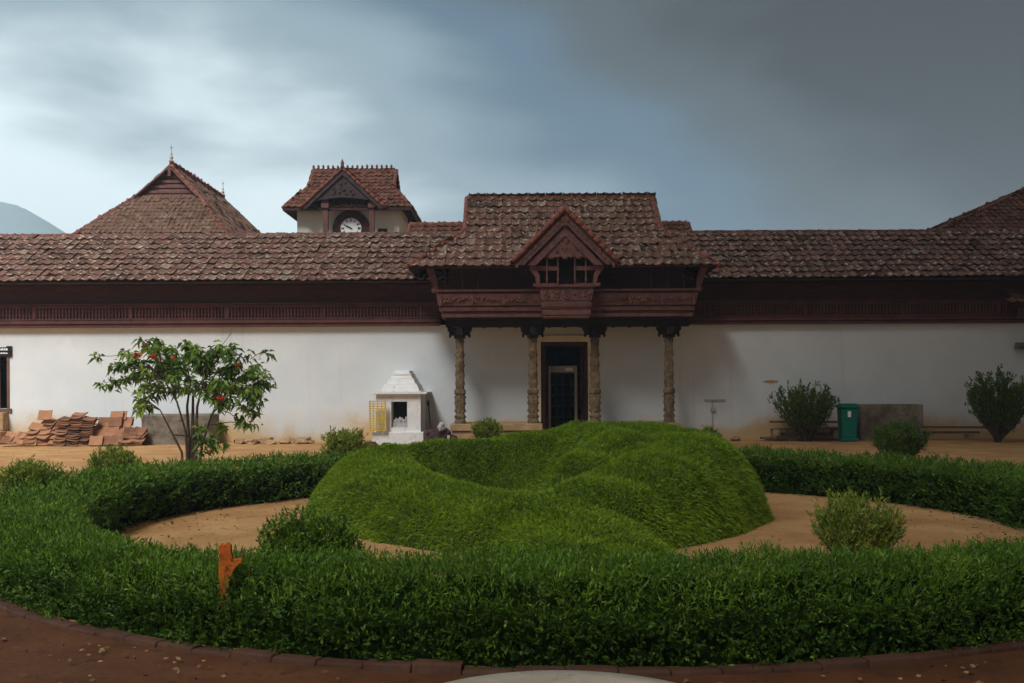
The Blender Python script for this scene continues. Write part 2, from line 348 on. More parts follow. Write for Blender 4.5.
# ------------------------------------------------------------------ roofs
def inpoly(u, v, poly):
    c = False; n = len(poly)
    for i in range(n):
        (x1, y1), (x2, y2) = poly[i], poly[(i + 1) % n]
        if (y1 > v) != (y2 > v) and u < (x2 - x1) * (v - y1) / (y2 - y1) + x1: c = not c
    return c
PROF = [(0, .050), (.12, .046), (.28, .022), (.45, .002), (.62, .0), (.80, .018), (.93, .044), (1.0, .052)]
def tiles(mb, P0, U, V, poly, tw=.30, th=.45, seed=1, lift=.05):
    """clay tiles laid on a sloping polygon; poly in (along, upslope) metres from P0"""
    rr = random.Random(seed); P0 = Vector(P0); U = Vector(U).normalized(); V = Vector(V).normalized(); Nn = U.cross(V).normalized()
    us = [p[0] for p in poly]; vsx = [p[1] for p in poly]
    nu = int((max(us) - min(us)) / tw) + 2; nv = int((max(vsx) - min(vsx)) / th) + 2
    for j in range(nv):
        for i in range(nu):
            u0 = min(us) + i * tw; v0 = min(vsx) + j * th - .04
            if not inpoly(u0 + tw / 2, v0 + th * .45, poly): continue
            dj = rr.gauss(0, .010); dz = rr.gauss(0, .009); ro = rr.gauss(0, .035); ri = rr.gauss(0, .03)
            pale = rr.random(); patch = .5 + .5 * vn(u0 * .35 + seed, v0 * .8, seed)
            tn = .05 + .6 * rr.random() if pale > .02 + .07 * patch else .80 + .2 * rr.random()
            if rr.random() < .012: tn = 0.0
            vs = []; m = len(PROF)
            for vv, hh in ((0, lift), (th * 1.12, .004)):
                for a, h in PROF:
                    uu = u0 + a * tw + ro * vv
                    vs.append(P0 + U * uu + V * (v0 + vv + dj) + Nn * (h + hh + dz + ri * (a - .5)))
            for a, h in PROF: vs.append(P0 + U * (u0 + a * tw) + V * (v0 + dj + .012) + Nn * (h + lift - .028 + dz))
            fs = [(k, k + 1, m + k + 1, m + k) for k in range(m - 1)] + [(2 * m + k, 2 * m + k + 1, k + 1, k) for k in range(m - 1)]
            mb.add(vs, fs, tn)
def slab(mb, pts, th=.08):
    pts = [Vector(p) for p in pts]; n = (pts[1] - pts[0]).cross(pts[2] - pts[0]).normalized()
    if n.z < 0: pts.reverse(); n = -n
    k = len(pts); vs = [p - n * .004 for p in pts] + [p - n * th for p in pts]
    mb.add(vs, [tuple(range(k)), tuple(range(k, 2 * k))[::-1]] + [(i + k, (i + 1) % k + k, (i + 1) % k, i) for i in range(k)])
def ridge_run(mb, a, b, r=.10, step=.38, seed=0, up=.0, tails=False):
    a, b = Vector(a), Vector(b); n = max(1, round((b - a).length / step)); rr = random.Random(seed)
    for i in range(n):
        p = a.lerp(b, i / n) + Vector((0, 0, up + rr.gauss(0, .008))); q_ = a.lerp(b, (i + 1.10) / n) + Vector((0, 0, up + rr.gauss(0, .008)))
        mb.tube([p, q_], [r * 1.12, r * .92], 8, rr.random())
        if tails: mb.lathe(p.x, p.y, [(.075, p.z + r * .5), (.05, p.z + r + .06), (.075, p.z + r + .12), (.02, p.z + r + .21)], 6)
def plane_tiles(mb, pts, poly3=None, **k):
    """pts: eave-left, eave-right, then the rest of a planar polygon"""
    P = [Vector(p) for p in pts]; U = (P[1] - P[0]).normalized(); n = U.cross(P[2] - P[0]).normalized(); V = n.cross(U)
    if (P[2] - P[0]).dot(V) < 0: V = -V
    if U.cross(V).z < 0:
        P0 = P[1]; U = -U
    else: P0 = P[0]
    poly = [((p - P0).dot(U), (p - P0).dot(V)) for p in [Vector(q) for q in (poly3 or P)]]
    tiles(mb, P0, U, V, poly, **k)
def dutch(root, x0, x1, y0, y1, ze, yr, zr, rx0, rx1, tf, m, tw=.30, th=.45, seed=1, crest=False, fin=False, notch=None, board=True, ridge_mat=None):
    """hipped roof with gablets: eave rectangle, ridge along x from rx0 to rx1, hips stop at tf of the slope"""
    zf = ze + (zr - ze) * tf; yf0 = y0 + (yr - y0) * tf; yf1 = y1 + (yr - y1) * tf
    A, B, Cc, D = (x0, y0, ze), (x1, y0, ze), (x1, y1, ze), (x0, y1, ze)
    a, b_, c, d = (rx0, yf0, zf), (rx1, yf0, zf), (rx1, yf1, zf), (rx0, yf1, zf)
    r0, r1 = (rx0, yr, zr), (rx1, yr, zr)
    planes = [[A, B, b_, r1, r0, a], [Cc, D, d, r0, r1, c], [D, A, a, d], [B, Cc, c, b_]]
    mbt = MB(); mbs = MB()
    for i, p in enumerate(planes):
        q3 = p
        if notch and i == 0:
            nxc, nh, nz_ = notch; yn = y0 + (yr - y0) * (nz_ - ze) / (zr - ze)
            q3 = [A, (nxc - nh, y0, ze), (nxc, yn, nz_), (nxc + nh, y0, ze), B] + p[2:]
            slab(mbs, [A, (nxc - nh, y0, ze), (nxc, yn, nz_), r0, a]); slab(mbs, [(nxc + nh, y0, ze), B, b_, r1, (nxc, yn, nz_)]); slab(mbs, [(nxc, yn, nz_), r1, r0])
        else: slab(mbs, p)
        plane_tiles(mbt, p, q3, tw=tw, th=th, seed=seed + i)
    roof = mbt.build('roof', m, root); mbs.build('roof_deck', UNDER, roof)
    mr_ = MB(); ridge_run(mr_, r0, r1, .09, step=.24 if crest else .38, seed=seed, tails=crest)
    for p, q_ in ((A, a), (B, b_), (Cc, c), (D, d), (a, r0), (b_, r1), (c, r1), (d, r0)): ridge_run(mr_, q_, p, .085, seed=seed + 3)
    mr_.build('ridge_tile', ridge_mat or RIDGE, roof, smooth=True)
    for x, s in ((rx0, 1), (rx1, -1)):
        mg = MB()
        mg.add([(x + s * .12, yf0, zf), (x + s * .12, yf1, zf), (x + s * .12, yr, zr - .05)], [(0, 1, 2)])
        n_ = 5
        for k in range(1, n_):
            z = zf + (zr - zf) * k / n_; hw = (yf1 - yf0) / 2 * (1 - k / n_)
            mg.box(min(x + s * .02, x + s * .10), max(x + s * .02, x + s * .10), yr - hw, yr + hw, z - .04, z + .04)
        mg.build('gable_board', WOOD, root)
    me = MB()
    for p, q_ in ((A, B), (B, Cc), (Cc, D), (D, A)):
        me.bar(Vector(p) - Vector((0, 0, .09)), Vector(q_) - Vector((0, 0, .09)), .05, .13)
    if board: me.build('eave_board', WOOD, root)
    return roof

# ------------------------------------------------------------------ long palace hall
YW = 36.6
hall = thing('palace_hall', 'long low white walled palace hall with dark lattice band and weathered tiled roof', 'building', (1.6, YW, 0))
XL, XR, ZT = -24.0, 24.0, 4.06
dx0, dx1, dzt = PX(541, YW), PX(588, YW), PZ(342, YW)          # main doorway
lx0, lx1, lz0, lz1 = -19.6, PX(9, YW), PZ(406, YW), PZ(347, YW)  # far left opening
mb = MB()
mb.box(XL, lx0, YW, YW + .6, -.1, ZT); mb.box(lx0, lx1, YW, YW + .6, -.1, lz0); mb.box(lx0, lx1, YW, YW + .6, lz1, ZT)
mb.box(lx1, dx0, YW, YW + .6, -.1, ZT); mb.box(dx0, dx1, YW, YW + .6, dzt, ZT); mb.box(dx1, XR, YW, YW + .6, -.1, ZT)
mb.build('wall', PLASTER, hall)
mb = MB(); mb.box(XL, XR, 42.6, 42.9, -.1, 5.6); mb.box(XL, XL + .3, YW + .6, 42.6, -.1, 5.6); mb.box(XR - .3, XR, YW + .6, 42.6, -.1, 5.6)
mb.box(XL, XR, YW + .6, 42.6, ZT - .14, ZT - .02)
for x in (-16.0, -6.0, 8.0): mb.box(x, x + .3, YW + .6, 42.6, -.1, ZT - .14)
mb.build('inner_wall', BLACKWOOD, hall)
# lattice band
mb = MB()
for (a, b2) in ((XL, -2.5), (6.1, XR)):
    mb.box(a, b2, YW - .22, YW + .2, 4.02, 4.12); mb.box(a, b2, YW - .27, YW + .2, 4.14, 4.25)
    mb.box(a, b2, YW - .20, YW - .08, 4.27, 4.33); mb.box(a, b2, YW - .20, YW - .08, 4.70, 4.77); mb.box(a, b2, YW - .24, YW - .08, 4.79, 4.84)
    x = a
    while x < b2: mb.box(x, x + .055, YW - .17, YW - .12, 4.33, 4.70); x += .115
    for z in (4.44, 4.57): mb.box(a, b2, YW - .16, YW - .125, z, z + .03)
    x = a + .7
    while x < b2: mb.box(x, x + .10, YW - .215, YW - .09, 4.30, 4.74); x += 3.35
mb.build('lattice_screen', LATTICE, hall)
mb = MB(); mb.box(XL, XR, YW - .07, YW + .15, 4.26, 4.8)
mb.box(XL, XR, YW - .05, YW + .15, 4.8, 6.1)
mb.build('board_panel', WOOD, hall)
mb = MB()
x = XL + .5
while x < XR: mb = MB(); mb.bar((x, YW - .02, 5.86), (x, 35.72, 5.44), .07, .12); mb.build('rafter', BLACKWOOD, hall); x += .75

E0, ZE, YR, ZR = 35.5, 5.50, 39.2, 7.60
mbt = MB(); mbs = MB()
front = [(XL, E0, ZE), (XR, E0, ZE), (XR, YR, ZR), (XL, YR, ZR)]
plane_tiles(mbt, front, tw=.305, th=.47, seed=3, lift=.06)
back = [(XR, 43.2, ZE - .1), (XL, 43.2, ZE - .1), (XL, YR, ZR), (XR, YR, ZR)]
plane_tiles(mbt, back, tw=.6, th=.9, seed=4)
mbt.v = [(x, y, z + .025 + .022 * vn(x * .35, y * .5, 2) + .012 * vn(x * 1.1, y * .9, 4)) for x, y, z in mbt.v]
slab(mbs, front); slab(mbs, back)
roof = mbt.build('roof', TILE, hall); mbs.build('roof_deck', UNDER, roof)
mr_ = MB(); ridge_run(mr_, (XL, YR, ZR - .02), (XR, YR, ZR - .02), .10, seed=5); mr_.build('ridge_tile', RIDGED, roof, smooth=True)
MB().box(XL, XR, E0 + .25, E0 + .31, ZE - .10, ZE + .06).build('eave_board', BLACKWOOD, hall)
for x in (XL + .05, XR - .05): mb = MB(); mb.add([(x, 35.7, 5.45), (x, 43.0, 5.3), (x, YR, ZR - .1)], [(0, 1, 2)]); mb.build('gable_board', WOOD, hall)
# doorway
fr = MB(); yo = YW - .07
fr.box(dx0 - .20, dx0, yo, YW - .003, 0, dzt); fr.box(dx1, dx1 + .20, yo, YW - .003, 0, dzt); fr.box(dx0 - .26, dx1 + .26, yo - .02, YW - .003, dzt, dzt + .22)
fr.build('door_surround', CREAM, hall, bevel=.015)
fi = MB(); fi.box(dx0 - .0, dx0 + .13, YW + .05, YW + .35, 0, dzt); fi.box(dx1 - .13, dx1, YW + .05, YW + .35, 0, dzt); fi.box(dx0 + .13, dx1 - .13, YW + .05, YW + .35, dzt - .14, dzt)
fi.build('door_frame', WOOD, hall)
dl = MB()
for s, x in ((1, dx0 + .14), (-1, dx1 - .14)):
    dl.box(min(x, x + s * .07), max(x, x + s * .07), YW + .4, YW + 1.2, .2, dzt - .16)
    for k in range(4): dl.box(min(x + s * .07, x + s * .10), max(x + s * .07, x + s * .10), YW + .48, YW + 1.12, .35 + k * .72, .85 + k * .72)
dl.build('door_leaf', WOOD, hall)
inr = MB()      # carved timber screen deeper inside the passage
for k in range(6): x = dx0 + .15 + k * .27; inr.box(x, x + .05, 40.9, 40.97, .1, 2.5)
for k in range(6): inr.box(dx0, dx1, 40.88, 40.94, .25 + k * .42, .31 + k * .42)
inr.build('inner_screen', COLST, hall)
MB().box(dx0, dx1, YW - 1.0, YW + 5.9, -.05, .14).build('threshold', STONE, hall)
# far left opening
fo = MB(); fo.box(lx0, lx1 + .10, YW - .06, YW + .1, lz0 - .12, lz0); fo.box(lx1 - .06, lx1 + .02, YW - .03, YW + .2, lz0, lz1)
for k in range(7): x = lx0 + .1 + k * .3; fo.tube([(x, YW + .3, lz0), (x, YW + .3, lz1)], .022, 6)
fo.build('window_frame', PLANK, hall)
ms = MB(); ms.box(-19.9, lx1 + .05, YW - .75, YW - .003, -.1, .45); ms.box(-19.8, lx1 - .02, YW - .40, YW - .004, .45, lz0 - .13)
ms.build('stone_step', STONE, hall, bevel=.03)

# small tiled awning and ledge at the right end
aw = thing('tiled_awning', 'small red tiled awning jutting from dark lattice band at right edge', 'awning', (18, 36, 4.8))
mbt = MB(); pl = [(PX(1004, 35.6), 35.3, 4.62), (21, 35.3, 4.62), (21, 36.35, 5.15), (PX(1006, 36.2) + .1, 36.35, 5.15)]
plane_tiles(mbt, pl, tw=.28, th=.38, seed=9); ra = mbt.build('roof', TILEO, aw); sb = MB(); slab(sb, pl); sb.build('roof_deck', UNDER, ra)
MB().box(PX(1019, 36.2), PX(1019, 36.2) + .12, 35.6, 36.3, 4.15, 4.55).build('bracket', WOODR, aw)
lg = MB(); lg.hexa([(PX(1014, YW), YW - .45, 3.10), (19.6, YW - .45, 3.10), (19.6, YW, 3.12), (PX(1014, YW), YW, 3.12)], [(PX(1014, YW) + .05, YW - .42, 3.16), (19.6, YW - .42, 3.16), (19.6, YW, 3.34), (PX(1014, YW) + .05, YW, 3.34)])
tag(lg.build('window_hood', GREYST), 'narrow grey stone hood over white wall above the far right bush', 'window hood')

# ------------------------------------------------------------------ entrance porch
po_ = thing('entrance_porch', 'carved dark wood entrance porch with tiled gable roof on four stone columns', 'porch', (1.75, 34.8, 0))
YC = 34.8
PX0, PX1 = PX(450, 34.4), PX(680, 34.4)
for a, b2 in ((PX0, dx0 - .02), (dx1 + .02, PX1)):
    mb = MB(); mbt2 = MB(); mb.box(a + .05, b2 - .03, 34.45, YW - .004, -.1, .44); mbt2.box(a, b2, 34.38, YW - .005, .45, .68)
    pb = mb.build('plinth', STONE, po_, bevel=.02); mbt2.build('plinth_slab', STONE, pb, bevel=.02)
for u in (460, 533, 595, 669):
    x = PX(u, YC); mb = MB()
    pr = [(.20, .68), (.20, .78), (.17, .82), (.185, .95), (.16, 1.0), (.175, 1.2), (.19, 1.45), (.17, 1.62), (.21, 1.68), (.21, 1.78), (.15, 1.84), (.165, 2.1), (.155, 2.12), (.165, 2.4), (.15, 2.44), (.155, 2.75), (.14, 2.8), (.15, 3.1), (.135, 3.14), (.145, 3.35), (.17, 3.40), (.13, 3.5)]
    pr = [(r * .92, z) for r, z in pr]
    mb.lathe(x, YC, pr, 24, .55)
    for q_ in range(8):      # carved bosses low on the shaft
        a = q_ * math.pi / 4
        for z in (1.1, 1.35, 1.55, .9): mb.blob((x + .165 * math.cos(a), YC + .165 * math.sin(a), z), (.035, .035, .05), q_, 6, 4, .1)
        for z in (2.0, 2.28, 2.6, 2.95): mb.blob((x + .135 * math.cos(a), YC + .135 * math.sin(a), z), (.03, .03, .06), q_, 6, 4, .1)
    cc = mb.build('column', COLST, po_)
    cp = MB(); cp.box(x - .18, x + .18, YC - .18, YC + .18, 3.50, 3.60); cp.box(x - .28, x + .28, YC - .13, YC + .13, 3.60, 3.74); cp.box(x - .40, x + .40, YC - .11, YC + .11, 3.74, 3.86)
    cp.box(x - .11, x + .11, YC - .42, YC + .42, 3.605, 3.855)
    for s in (-1, 1): cp.lathe(x + s * .32, YC, [(.02, 3.52), (.05, 3.58), (.03, 3.64), (.05, 3.74)], 8)
    cp.build('capital', BLACKWOOD, cc)
mb = MB(); bx0, bx1 = PX(446, 34.6), PX(690, 34.6)
mb.box(bx0, bx1, YC - .16, YC + .16, 3.87, 4.08); mb.box(bx0, bx1, 34.3, YW - .005, 4.09, 4.15)
for k in range(15): x = bx0 + .1 + k * (bx1 - bx0 - .2) / 14; mb.box(x - .05, x + .05, YC + .17, YW - .01, 3.93, 4.085)
mb.build('beam', BLACKWOOD, po_)
# balcony: stepped mouldings and carved panel, bulging out upward
x0, x1 = PX(438, 34.0), PX(697, 34.0); Yb = 34.0
def course(mb, z0, z1, out0, out1, xo0, xo1, tint=.5):
    mb.hexa([(x0 - xo0, Yb - out0, z0), (x1 + xo0, Yb - out0, z0), (x1 + xo0, YW, z0), (x0 - xo0, YW, z0)],
            [(x0 - xo1, Yb - out1, z1), (x1 + xo1, Yb - out1, z1), (x1 + xo1, YW, z1), (x0 - xo1, YW, z1)], tint)
mb = MB()
course(mb, 4.16, 4.27, -.12, -.10, -.12, -.10); course(mb, 4.29, 4.34, -.16, -.16, -.16, -.16); course(mb, 4.355, 4.47, -.06, -.03, -.06, -.04); course(mb, 4.48, 4.52, -.12, -.12, -.12, -.12)
course(mb, 4.53, 4.90, -.02, .06, -.02, .04); course(mb, 4.92, 4.96, -.04, -.04, 0, 0); course(mb, 4.975, 5.04, .10, .12, .08, .10)
rr = random.Random(3)      # relief carving on the panel
x = x0 + .12
while x < x1 - .1:
    if not (0.75 < x < 2.7):
        z = 4.64 + rr.random() * .17; s = rr.uniform(.025, .055); mb.blob((x, Yb - .055, z), (s, .035, s * .9), rr.random(), 7, 4, .2)
    x += .045
for k in range(9):
    x = x0 + .1 + k * (x1 - x0 - .2) / 8
    if not (0.75 < x < 2.7): mb.box(x - .03, x + .03, Yb - .085, Yb - .02, 4.55, 4.89)
bal = mb.build('balcony_panel', WOODR, po_)
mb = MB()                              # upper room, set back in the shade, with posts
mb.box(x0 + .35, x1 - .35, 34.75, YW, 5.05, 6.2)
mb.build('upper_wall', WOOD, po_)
mb = MB()
for u in (446, 463, 479, 652, 668, 684):
    x = PX(u, 34.1); mb = MB(); mb.tube([(x, 34.05, 5.04), (x, 34.05, 5.22), (x, 34.05, 5.28), (x, 34.05, 5.5), (x, 34.05, 5.8)], [.028, .028, .045, .025, .03], 8); mb.build('baluster', WOOD, po_)

for xs_, s in ((x0, -1), (x1, 1)):     # slanting corner brackets
    mb = MB()
    mb.prismY([(xs_ - s * .02, 4.98), (xs_ + s * .10, 5.0), (xs_ + s * .22, 5.35), (xs_ + s * .38, 5.75), (xs_ + s * .12, 5.75), (xs_ + s * .02, 5.4)][::s], 33.95, 34.1)
    mb.blob((xs_ + s * .10, Yb - .05, 5.02), (.09, .09, .09), 3, 8, 6, .05)
    mb.build('corner_bracket', WOODR, po_)
rt = dutch(po_, PX(408, 33.4), PX(720, 33.4), 33.4, 40.8, PZ(266, 33.4), 37.1, PZ(198, 37.1), PX(467, 36.2), PX(657, 36.2), .5, TILE, tw=.30, th=.44, seed=21, notch=(PX(566.5, 33.4), 1.5, 7.35), board=False)
# central bay window
by = thing_loc = None
bc = PX(567, 33.5); Yf = 33.45
def bcourse(mb, z0, z1, h0, h1, o0=0, o1=0):
    mb.hexa([(bc - h0, Yf - o0, z0), (bc + h0, Yf - o0, z0), (bc + h0, 34.3, z0), (bc - h0, 34.3, z0)], [(bc - h1, Yf - o1, z1), (bc + h1, Yf - o1, z1), (bc + h1, 34.3, z1), (bc - h1, 34.3, z1)])
mb = MB(); bcourse(mb, 4.10, 4.16, .74, .74, -.03, -.03); bcourse(mb, 4.18, 4.34, .75, .78, 0, .01); bcourse(mb, 4.36, 4.40, .74, .74, -.02, -.02); bcourse(mb, 4.41, 4.58, .78, .81, .01, .03)
bcourse(mb, 4.59, 4.63, .76, .76, 0, 0); bcourse(mb, 4.64, 5.0, .80, .86, .02, .06); bcourse(mb, 5.01, 5.05, .84, .84, .04, .04); bcourse(mb, 5.06, 5.14, .93, .95, .14, .15)
for k in range(5):
    x = bc + (k - 2) * .33
    if k == 2: mb.tube([(x + .11 * math.cos(a * math.pi / 6), Yf - .055, 4.82 + .11 * math.sin(a * math.pi / 6)) for a in range(13)], .022, 6); mb.blob((x, Yf - .05, 4.82), (.05, .04, .05), 1)
    else:
        for q_ in range(7): mb.blob((x + rr.uniform(-.12, .12), Yf - .05, 4.82 + rr.uniform(-.11, .11)), (.045, .035, .04), q_, 7, 4, .2)
for k in range(13): x = bc + (k - 6) * .118; mb.box(x - .03, x + .03, Yf - .055, Yf, 4.45, 4.55)
bay = mb.build('bay_window', WOODR, po_)
for s in (-1, 1):
    mb = MB()
    for xx in (.27, .62): mb.tube([(bc + s * xx, Yf + .02, z) for z in (5.14, 5.25, 5.32, 5.40, 5.55, 5.62, 5.70, 5.85, 6.05)], [.030, .030, .048, .024, .03, .048, .024, .03, .034], 8)
    mb.prismY([(bc + s * .84, 5.14), (bc + s * .95, 5.14), (bc + s * 1.0, 5.4), (bc + s * 1.18, 5.65), (bc + s * 1.18, 6.0), (bc + s * 1.02, 6.0), (bc + s * .98, 5.68), (bc + s * .86, 5.45)][::s], Yf - .02, Yf + .12)
    mb.box(min(bc + s * .30, bc + s * 1.0), max(bc + s * .30, bc + s * 1.0), Yf + .06, Yf + .12, 5.60, 5.74)
    mb.box(min(bc + s * .30, bc + s * .9), max(bc + s * .30, bc + s * .9), Yf + .08, Yf + .13, 5.14, 5.20)
    mb.tube([(bc + s * .88, Yf - .12, 5.1), (bc + s * 1.06, Yf - .14, 5.12)], .06, 8)
    mb.build('bracket_post', WOODR, bay)
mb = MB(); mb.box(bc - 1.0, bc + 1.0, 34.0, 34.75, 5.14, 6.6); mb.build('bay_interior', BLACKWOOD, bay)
# dormer gable
ax, az = PX(566, 33.15), PZ(210, 33.15); hw, fz = 1.66, PZ(263, 33.15)
zs, slope = PZ(266, 33.4), (PZ(196, 37.1) - PZ(266, 33.4)) / 3.7
yb = 33.4 + (az - zs) / slope
mbt = MB(); mbs = MB(); mr_ = MB()
for s in (-1, 1):
    foot = (ax + s * hw, 33.12, fz); P = [foot, (ax + s * hw, 33.45, fz), (ax, yb, az), (ax, 33.12, az)]
    plane_tiles(mbt, P, tw=.28, th=.40, seed=31 + s, lift=.05); slab(mbs, P, .07)
    ridge_run(mr_, (ax, 33.13, az), foot, .075, .26, seed=6, up=.06)
ridge_run(mr_, (ax, 33.1, az), (ax, yb, az), .09, up=.06)
dm = mbt.build('dormer_roof', TILE, po_); mbs.build('roof_deck', UNDER, dm); mr_.build('ridge_tile', RIDGE, dm, smooth=True)
mb = MB()
sl = (az - fz) / hw
for s in (-1, 1):      # barge boards with a saw-tooth row, then an inner board
    for d0, d1, y in ((.10, .42, 33.17), (.52, .80, 33.26)):
        mb.prismY([(ax, az - d0), (ax + s * (az - d0 - fz + .06) / sl, fz - .06), (ax + s * (az - d1 - fz + .06) / sl, fz - .06), (ax, az - d1)][::s], y, y + .05)
    for k in range(11):
        t_ = (k + .6) / 11.5; mb.box(ax + s * hw * t_ - .035, ax + s * hw * t_ + .035, 33.13, 33.17, az - sl * hw * t_ - .28, az - sl * hw * t_ - .16)
mb.build('barge_board', WOODR, dm)
mb = MB(); mb.prismY([(ax - .98, 6.02), (ax + .98, 6.02), (ax + .02, 7.1), (ax - .02, 7.1)], 33.32, 33.42)
for k in range(9): mb.blob((ax + (k - 4) * .22, 33.34, 6.0 + (.03 if k % 2 else -.01)), (.10, .06, .06), k, 8, 5, .1)
for k in range(46):
    z = 6.14 + rr.random() * .75; hwz = (7.05 - z) * .8; mb.blob((ax + rr.uniform(-hwz, hwz), 33.31, z), (rr.uniform(.03, .06), .035, rr.uniform(.03, .05)), k, 7, 4, .2)
mb.blob((ax, 33.22, az - .42), (.07, .09, .1), 2)
mb.build('gable_panel', WOODR, dm)

# metal detector in the doorway
Yd = 37.5
md = thing('detector_gate', 'thin beige walk-through detector gate standing in the dark doorway', 'security gate', (PX(562.5, Yd), Yd, .14))
g0, g1, gt = PX(548, Yd), PX(577, Yd), PZ(366, Yd)
for x in (g0, g1 - .09):
    mb = MB(); mb.box(x, x + .09, Yd - .22, Yd + .22, .142, gt); mb.build('side_post', METAL, md, bevel=.02)
mb = MB(); mb.box(g0 + .09, g1 - .09, Yd - .20, Yd + .20, gt - .24, gt - .01); hd = mb.build('header', PANEL, md, bevel=.01)
MB().box(g1 - .42, g1 - .16, Yd - .215, Yd - .20, gt - .18, gt - .08).build('display', CLOCKW, hd)

# ------------------------------------------------------------------ roofs behind
rb = thing('rear_building', 'rear hall roof ridge of bright red tiles showing on both sides of porch roof', 'building', (1.5, 45, 0))
mbt = MB(); mbs = MB(); xa, xb, zr = PX(411, 45.5), PX(689, 45.5), PZ(224.5, 45.5)
for P in ([(xa, 43.4, zr - 1.5), (xb, 43.4, zr - 1.5), (xb, 45.5, zr), (xa, 45.5, zr)], [(xb, 47.8, zr - 1.7), (xa, 47.8, zr - 1.7), (xa, 45.5, zr), (xb, 45.5, zr)]):
    plane_tiles(mbt, P, tw=.3, th=.40, seed=41); slab(mbs, P)
r_ = mbt.build('roof', TILEO, rb); mbs.build('roof_deck', UNDER, r_); mr_ = MB(); ridge_run(mr_, (xa, 45.5, zr), (xb, 45.5, zr), .11)
for x in (xa, xb): ridge_run(mr_, (x, 45.5, zr), (x, 43.4, zr - 1.5), .09)
mr_.build('ridge_tile', RIDGE, r_, smooth=True)
mb = MB(); mb.box(xa + .3, xb - .3, 43.6, 47.4, -.1, zr - 1.6); mb.add([(xa + .1, 43.5, zr - 1.6), (xa + .1, 47.5, zr - 1.7), (xa + .1, 45.5, zr - .1)], [(0, 1, 2)]); mb.add([(xb - .1, 43.5, zr - 1.6), (xb - .1, 47.5, zr - 1.7), (xb - .1, 45.5, zr - .1)], [(0, 1, 2)])
mb.build('wall', CREAM, rb)

# clock tower
YT = 50.0
ct = thing('clock_tower', 'cream clock tower with red tiled crested roof and round white clock', 'tower', (PX(348, YT), 52, 0))
tx0, tx1, ty1 = PX(298, YT), PX(400, YT), 54.2; te = 10.45
mb = MB(); mb.box(tx0, tx1, YT, ty1, -.1, te + .1); mb.build('wall', mat('tower_limewash', (.80, .77, .68), (.86, .84, .76), 1.5, .9, .15), ct)
dutch(ct, PX(284, 49.3), PX(412, 49.3), 49.3, 55.4, te - .1, 52.2, PZ(170, 52.2), PX(314, 52), PX(397, 52), .55, TILEO, tw=.27, th=.34, seed=51, crest=True)
GY = 48.9
gx, gz, gw = PX(343.5, GY), PZ(167, GY), 1.97; gf = PZ(206, GY)
mbt = MB(); mbs = MB(); mr_ = MB()
for s in (-1, 1):
    P = [(gx + s * gw, GY, gf), (gx + s * gw, GY + .6, gf), (gx + s * .02, 51.7, gz), (gx, GY, gz)]
    plane_tiles(mbt, P, tw=.27, th=.34, seed=55 + s); slab(mbs, P, .09); ridge_run(mr_, (gx, GY + .02, gz), P[0], .07, .3)
ridge_run(mr_, (gx, GY, gz), (gx, 51.7, gz), .09); mr_.lathe(gx, GY, [(.1, gz), (.07, gz + .15), (.09, gz + .22), (.01, gz + .42)], 8)
gr_ = mbt.build('gable_roof', TILEO, ct); mbs.build('roof_deck', UNDER, gr_); mr_.build('ridge_tile', RIDGE, gr_, smooth=True)
mb = MB(); k_ = (gz - gf) / gw
pts = [(gx - 1.62, gf + .12)] + [(gx + x, gf + .36 + .10 * math.cos(x * 1.6)) for x in np.linspace(-1.3, 1.3, 9)] + [(gx + 1.62, gf + .12), (gx, gz - .14)]
mb.prismY(pts, GY + .1, GY + .18)
for s in (-1, 1): mb.prismY([(gx, gz - .08), (gx + s * (gw - .03), gf - .04), (gx + s * (gw - .22), gf - .10), (gx, gz - .32)][::s], GY + .01, GY + .07)
for q_ in range(12): mb.blob((gx + random.uniform(-.5, .5), GY + .08, gf + .75 + random.uniform(-.15, .45)), (.07, .04, .07), q_)
mb.build('gable_panel', mat('grey_brown_board', (.045, .032, .034), (.085, .06, .062), 4, .8, .5), gr_)
for u in (326.5, 373):
    mb = MB(); x = PX(u, 49.3); mb.box(x - .12, x + .12, 49.2, 49.44, 7.5, gf + .5); mb.box(x - .17, x + .17, 49.1, 49.9, gf + .0, gf + .22); mb.build('post', WOODR, ct)
cx, cz = PX(352.3, 49.95), PZ(228, 49.95)
mb = MB()
for rad0, y0_, y1_ in ((.88, 49.84, 49.99),):
    ring = [(cx + rad0 * math.cos(a), cz + rad0 * math.sin(a)) for a in np.linspace(0, 2 * math.pi, 41)[:-1]]; mb.prismY(ring, y0_, y1_)
sur = mb.build('clock_surround', WOOD, ct)
mb = MB(); mb.prismY([(cx + .49 * math.cos(a), cz + .49 * math.sin(a)) for a in np.linspace(0, 2 * math.pi, 41)[:-1]], 49.79, 49.83)
face = mb.build('clock_face', CLOCKW, ct)
for h in range(12):
    mb = MB(); a = R(90 - 30 * h); n_ = [2, 1, 2, 3, 2, 1, 2, 2, 3, 2, 1, 2][h]
    for q_ in range(n_):
        o_ = (q_ - (n_ - 1) / 2) * .035; c_a = Vector((math.cos(a), 0, math.sin(a))); p_a = Vector((-math.sin(a), 0, math.cos(a)))
        mb.bar(Vector((cx, 49.78, cz)) + c_a * .33 + p_a * o_, Vector((cx, 49.78, cz)) + c_a * .45 + p_a * o_, .02, .02, (0, 1, 0))
    mb.bar(Vector((cx, 49.783, cz)) + c_a * .34 - p_a * .05, Vector((cx, 49.783, cz)) + c_a * .34 + p_a * .05, .012, .012, (0, 1, 0)); mb.bar(Vector((cx, 49.783, cz)) + c_a * .445 - p_a * .05, Vector((cx, 49.783, cz)) + c_a * .445 + p_a * .05, .012, .012, (0, 1, 0)); mb.build('numeral', INK, face)
mb = MB()
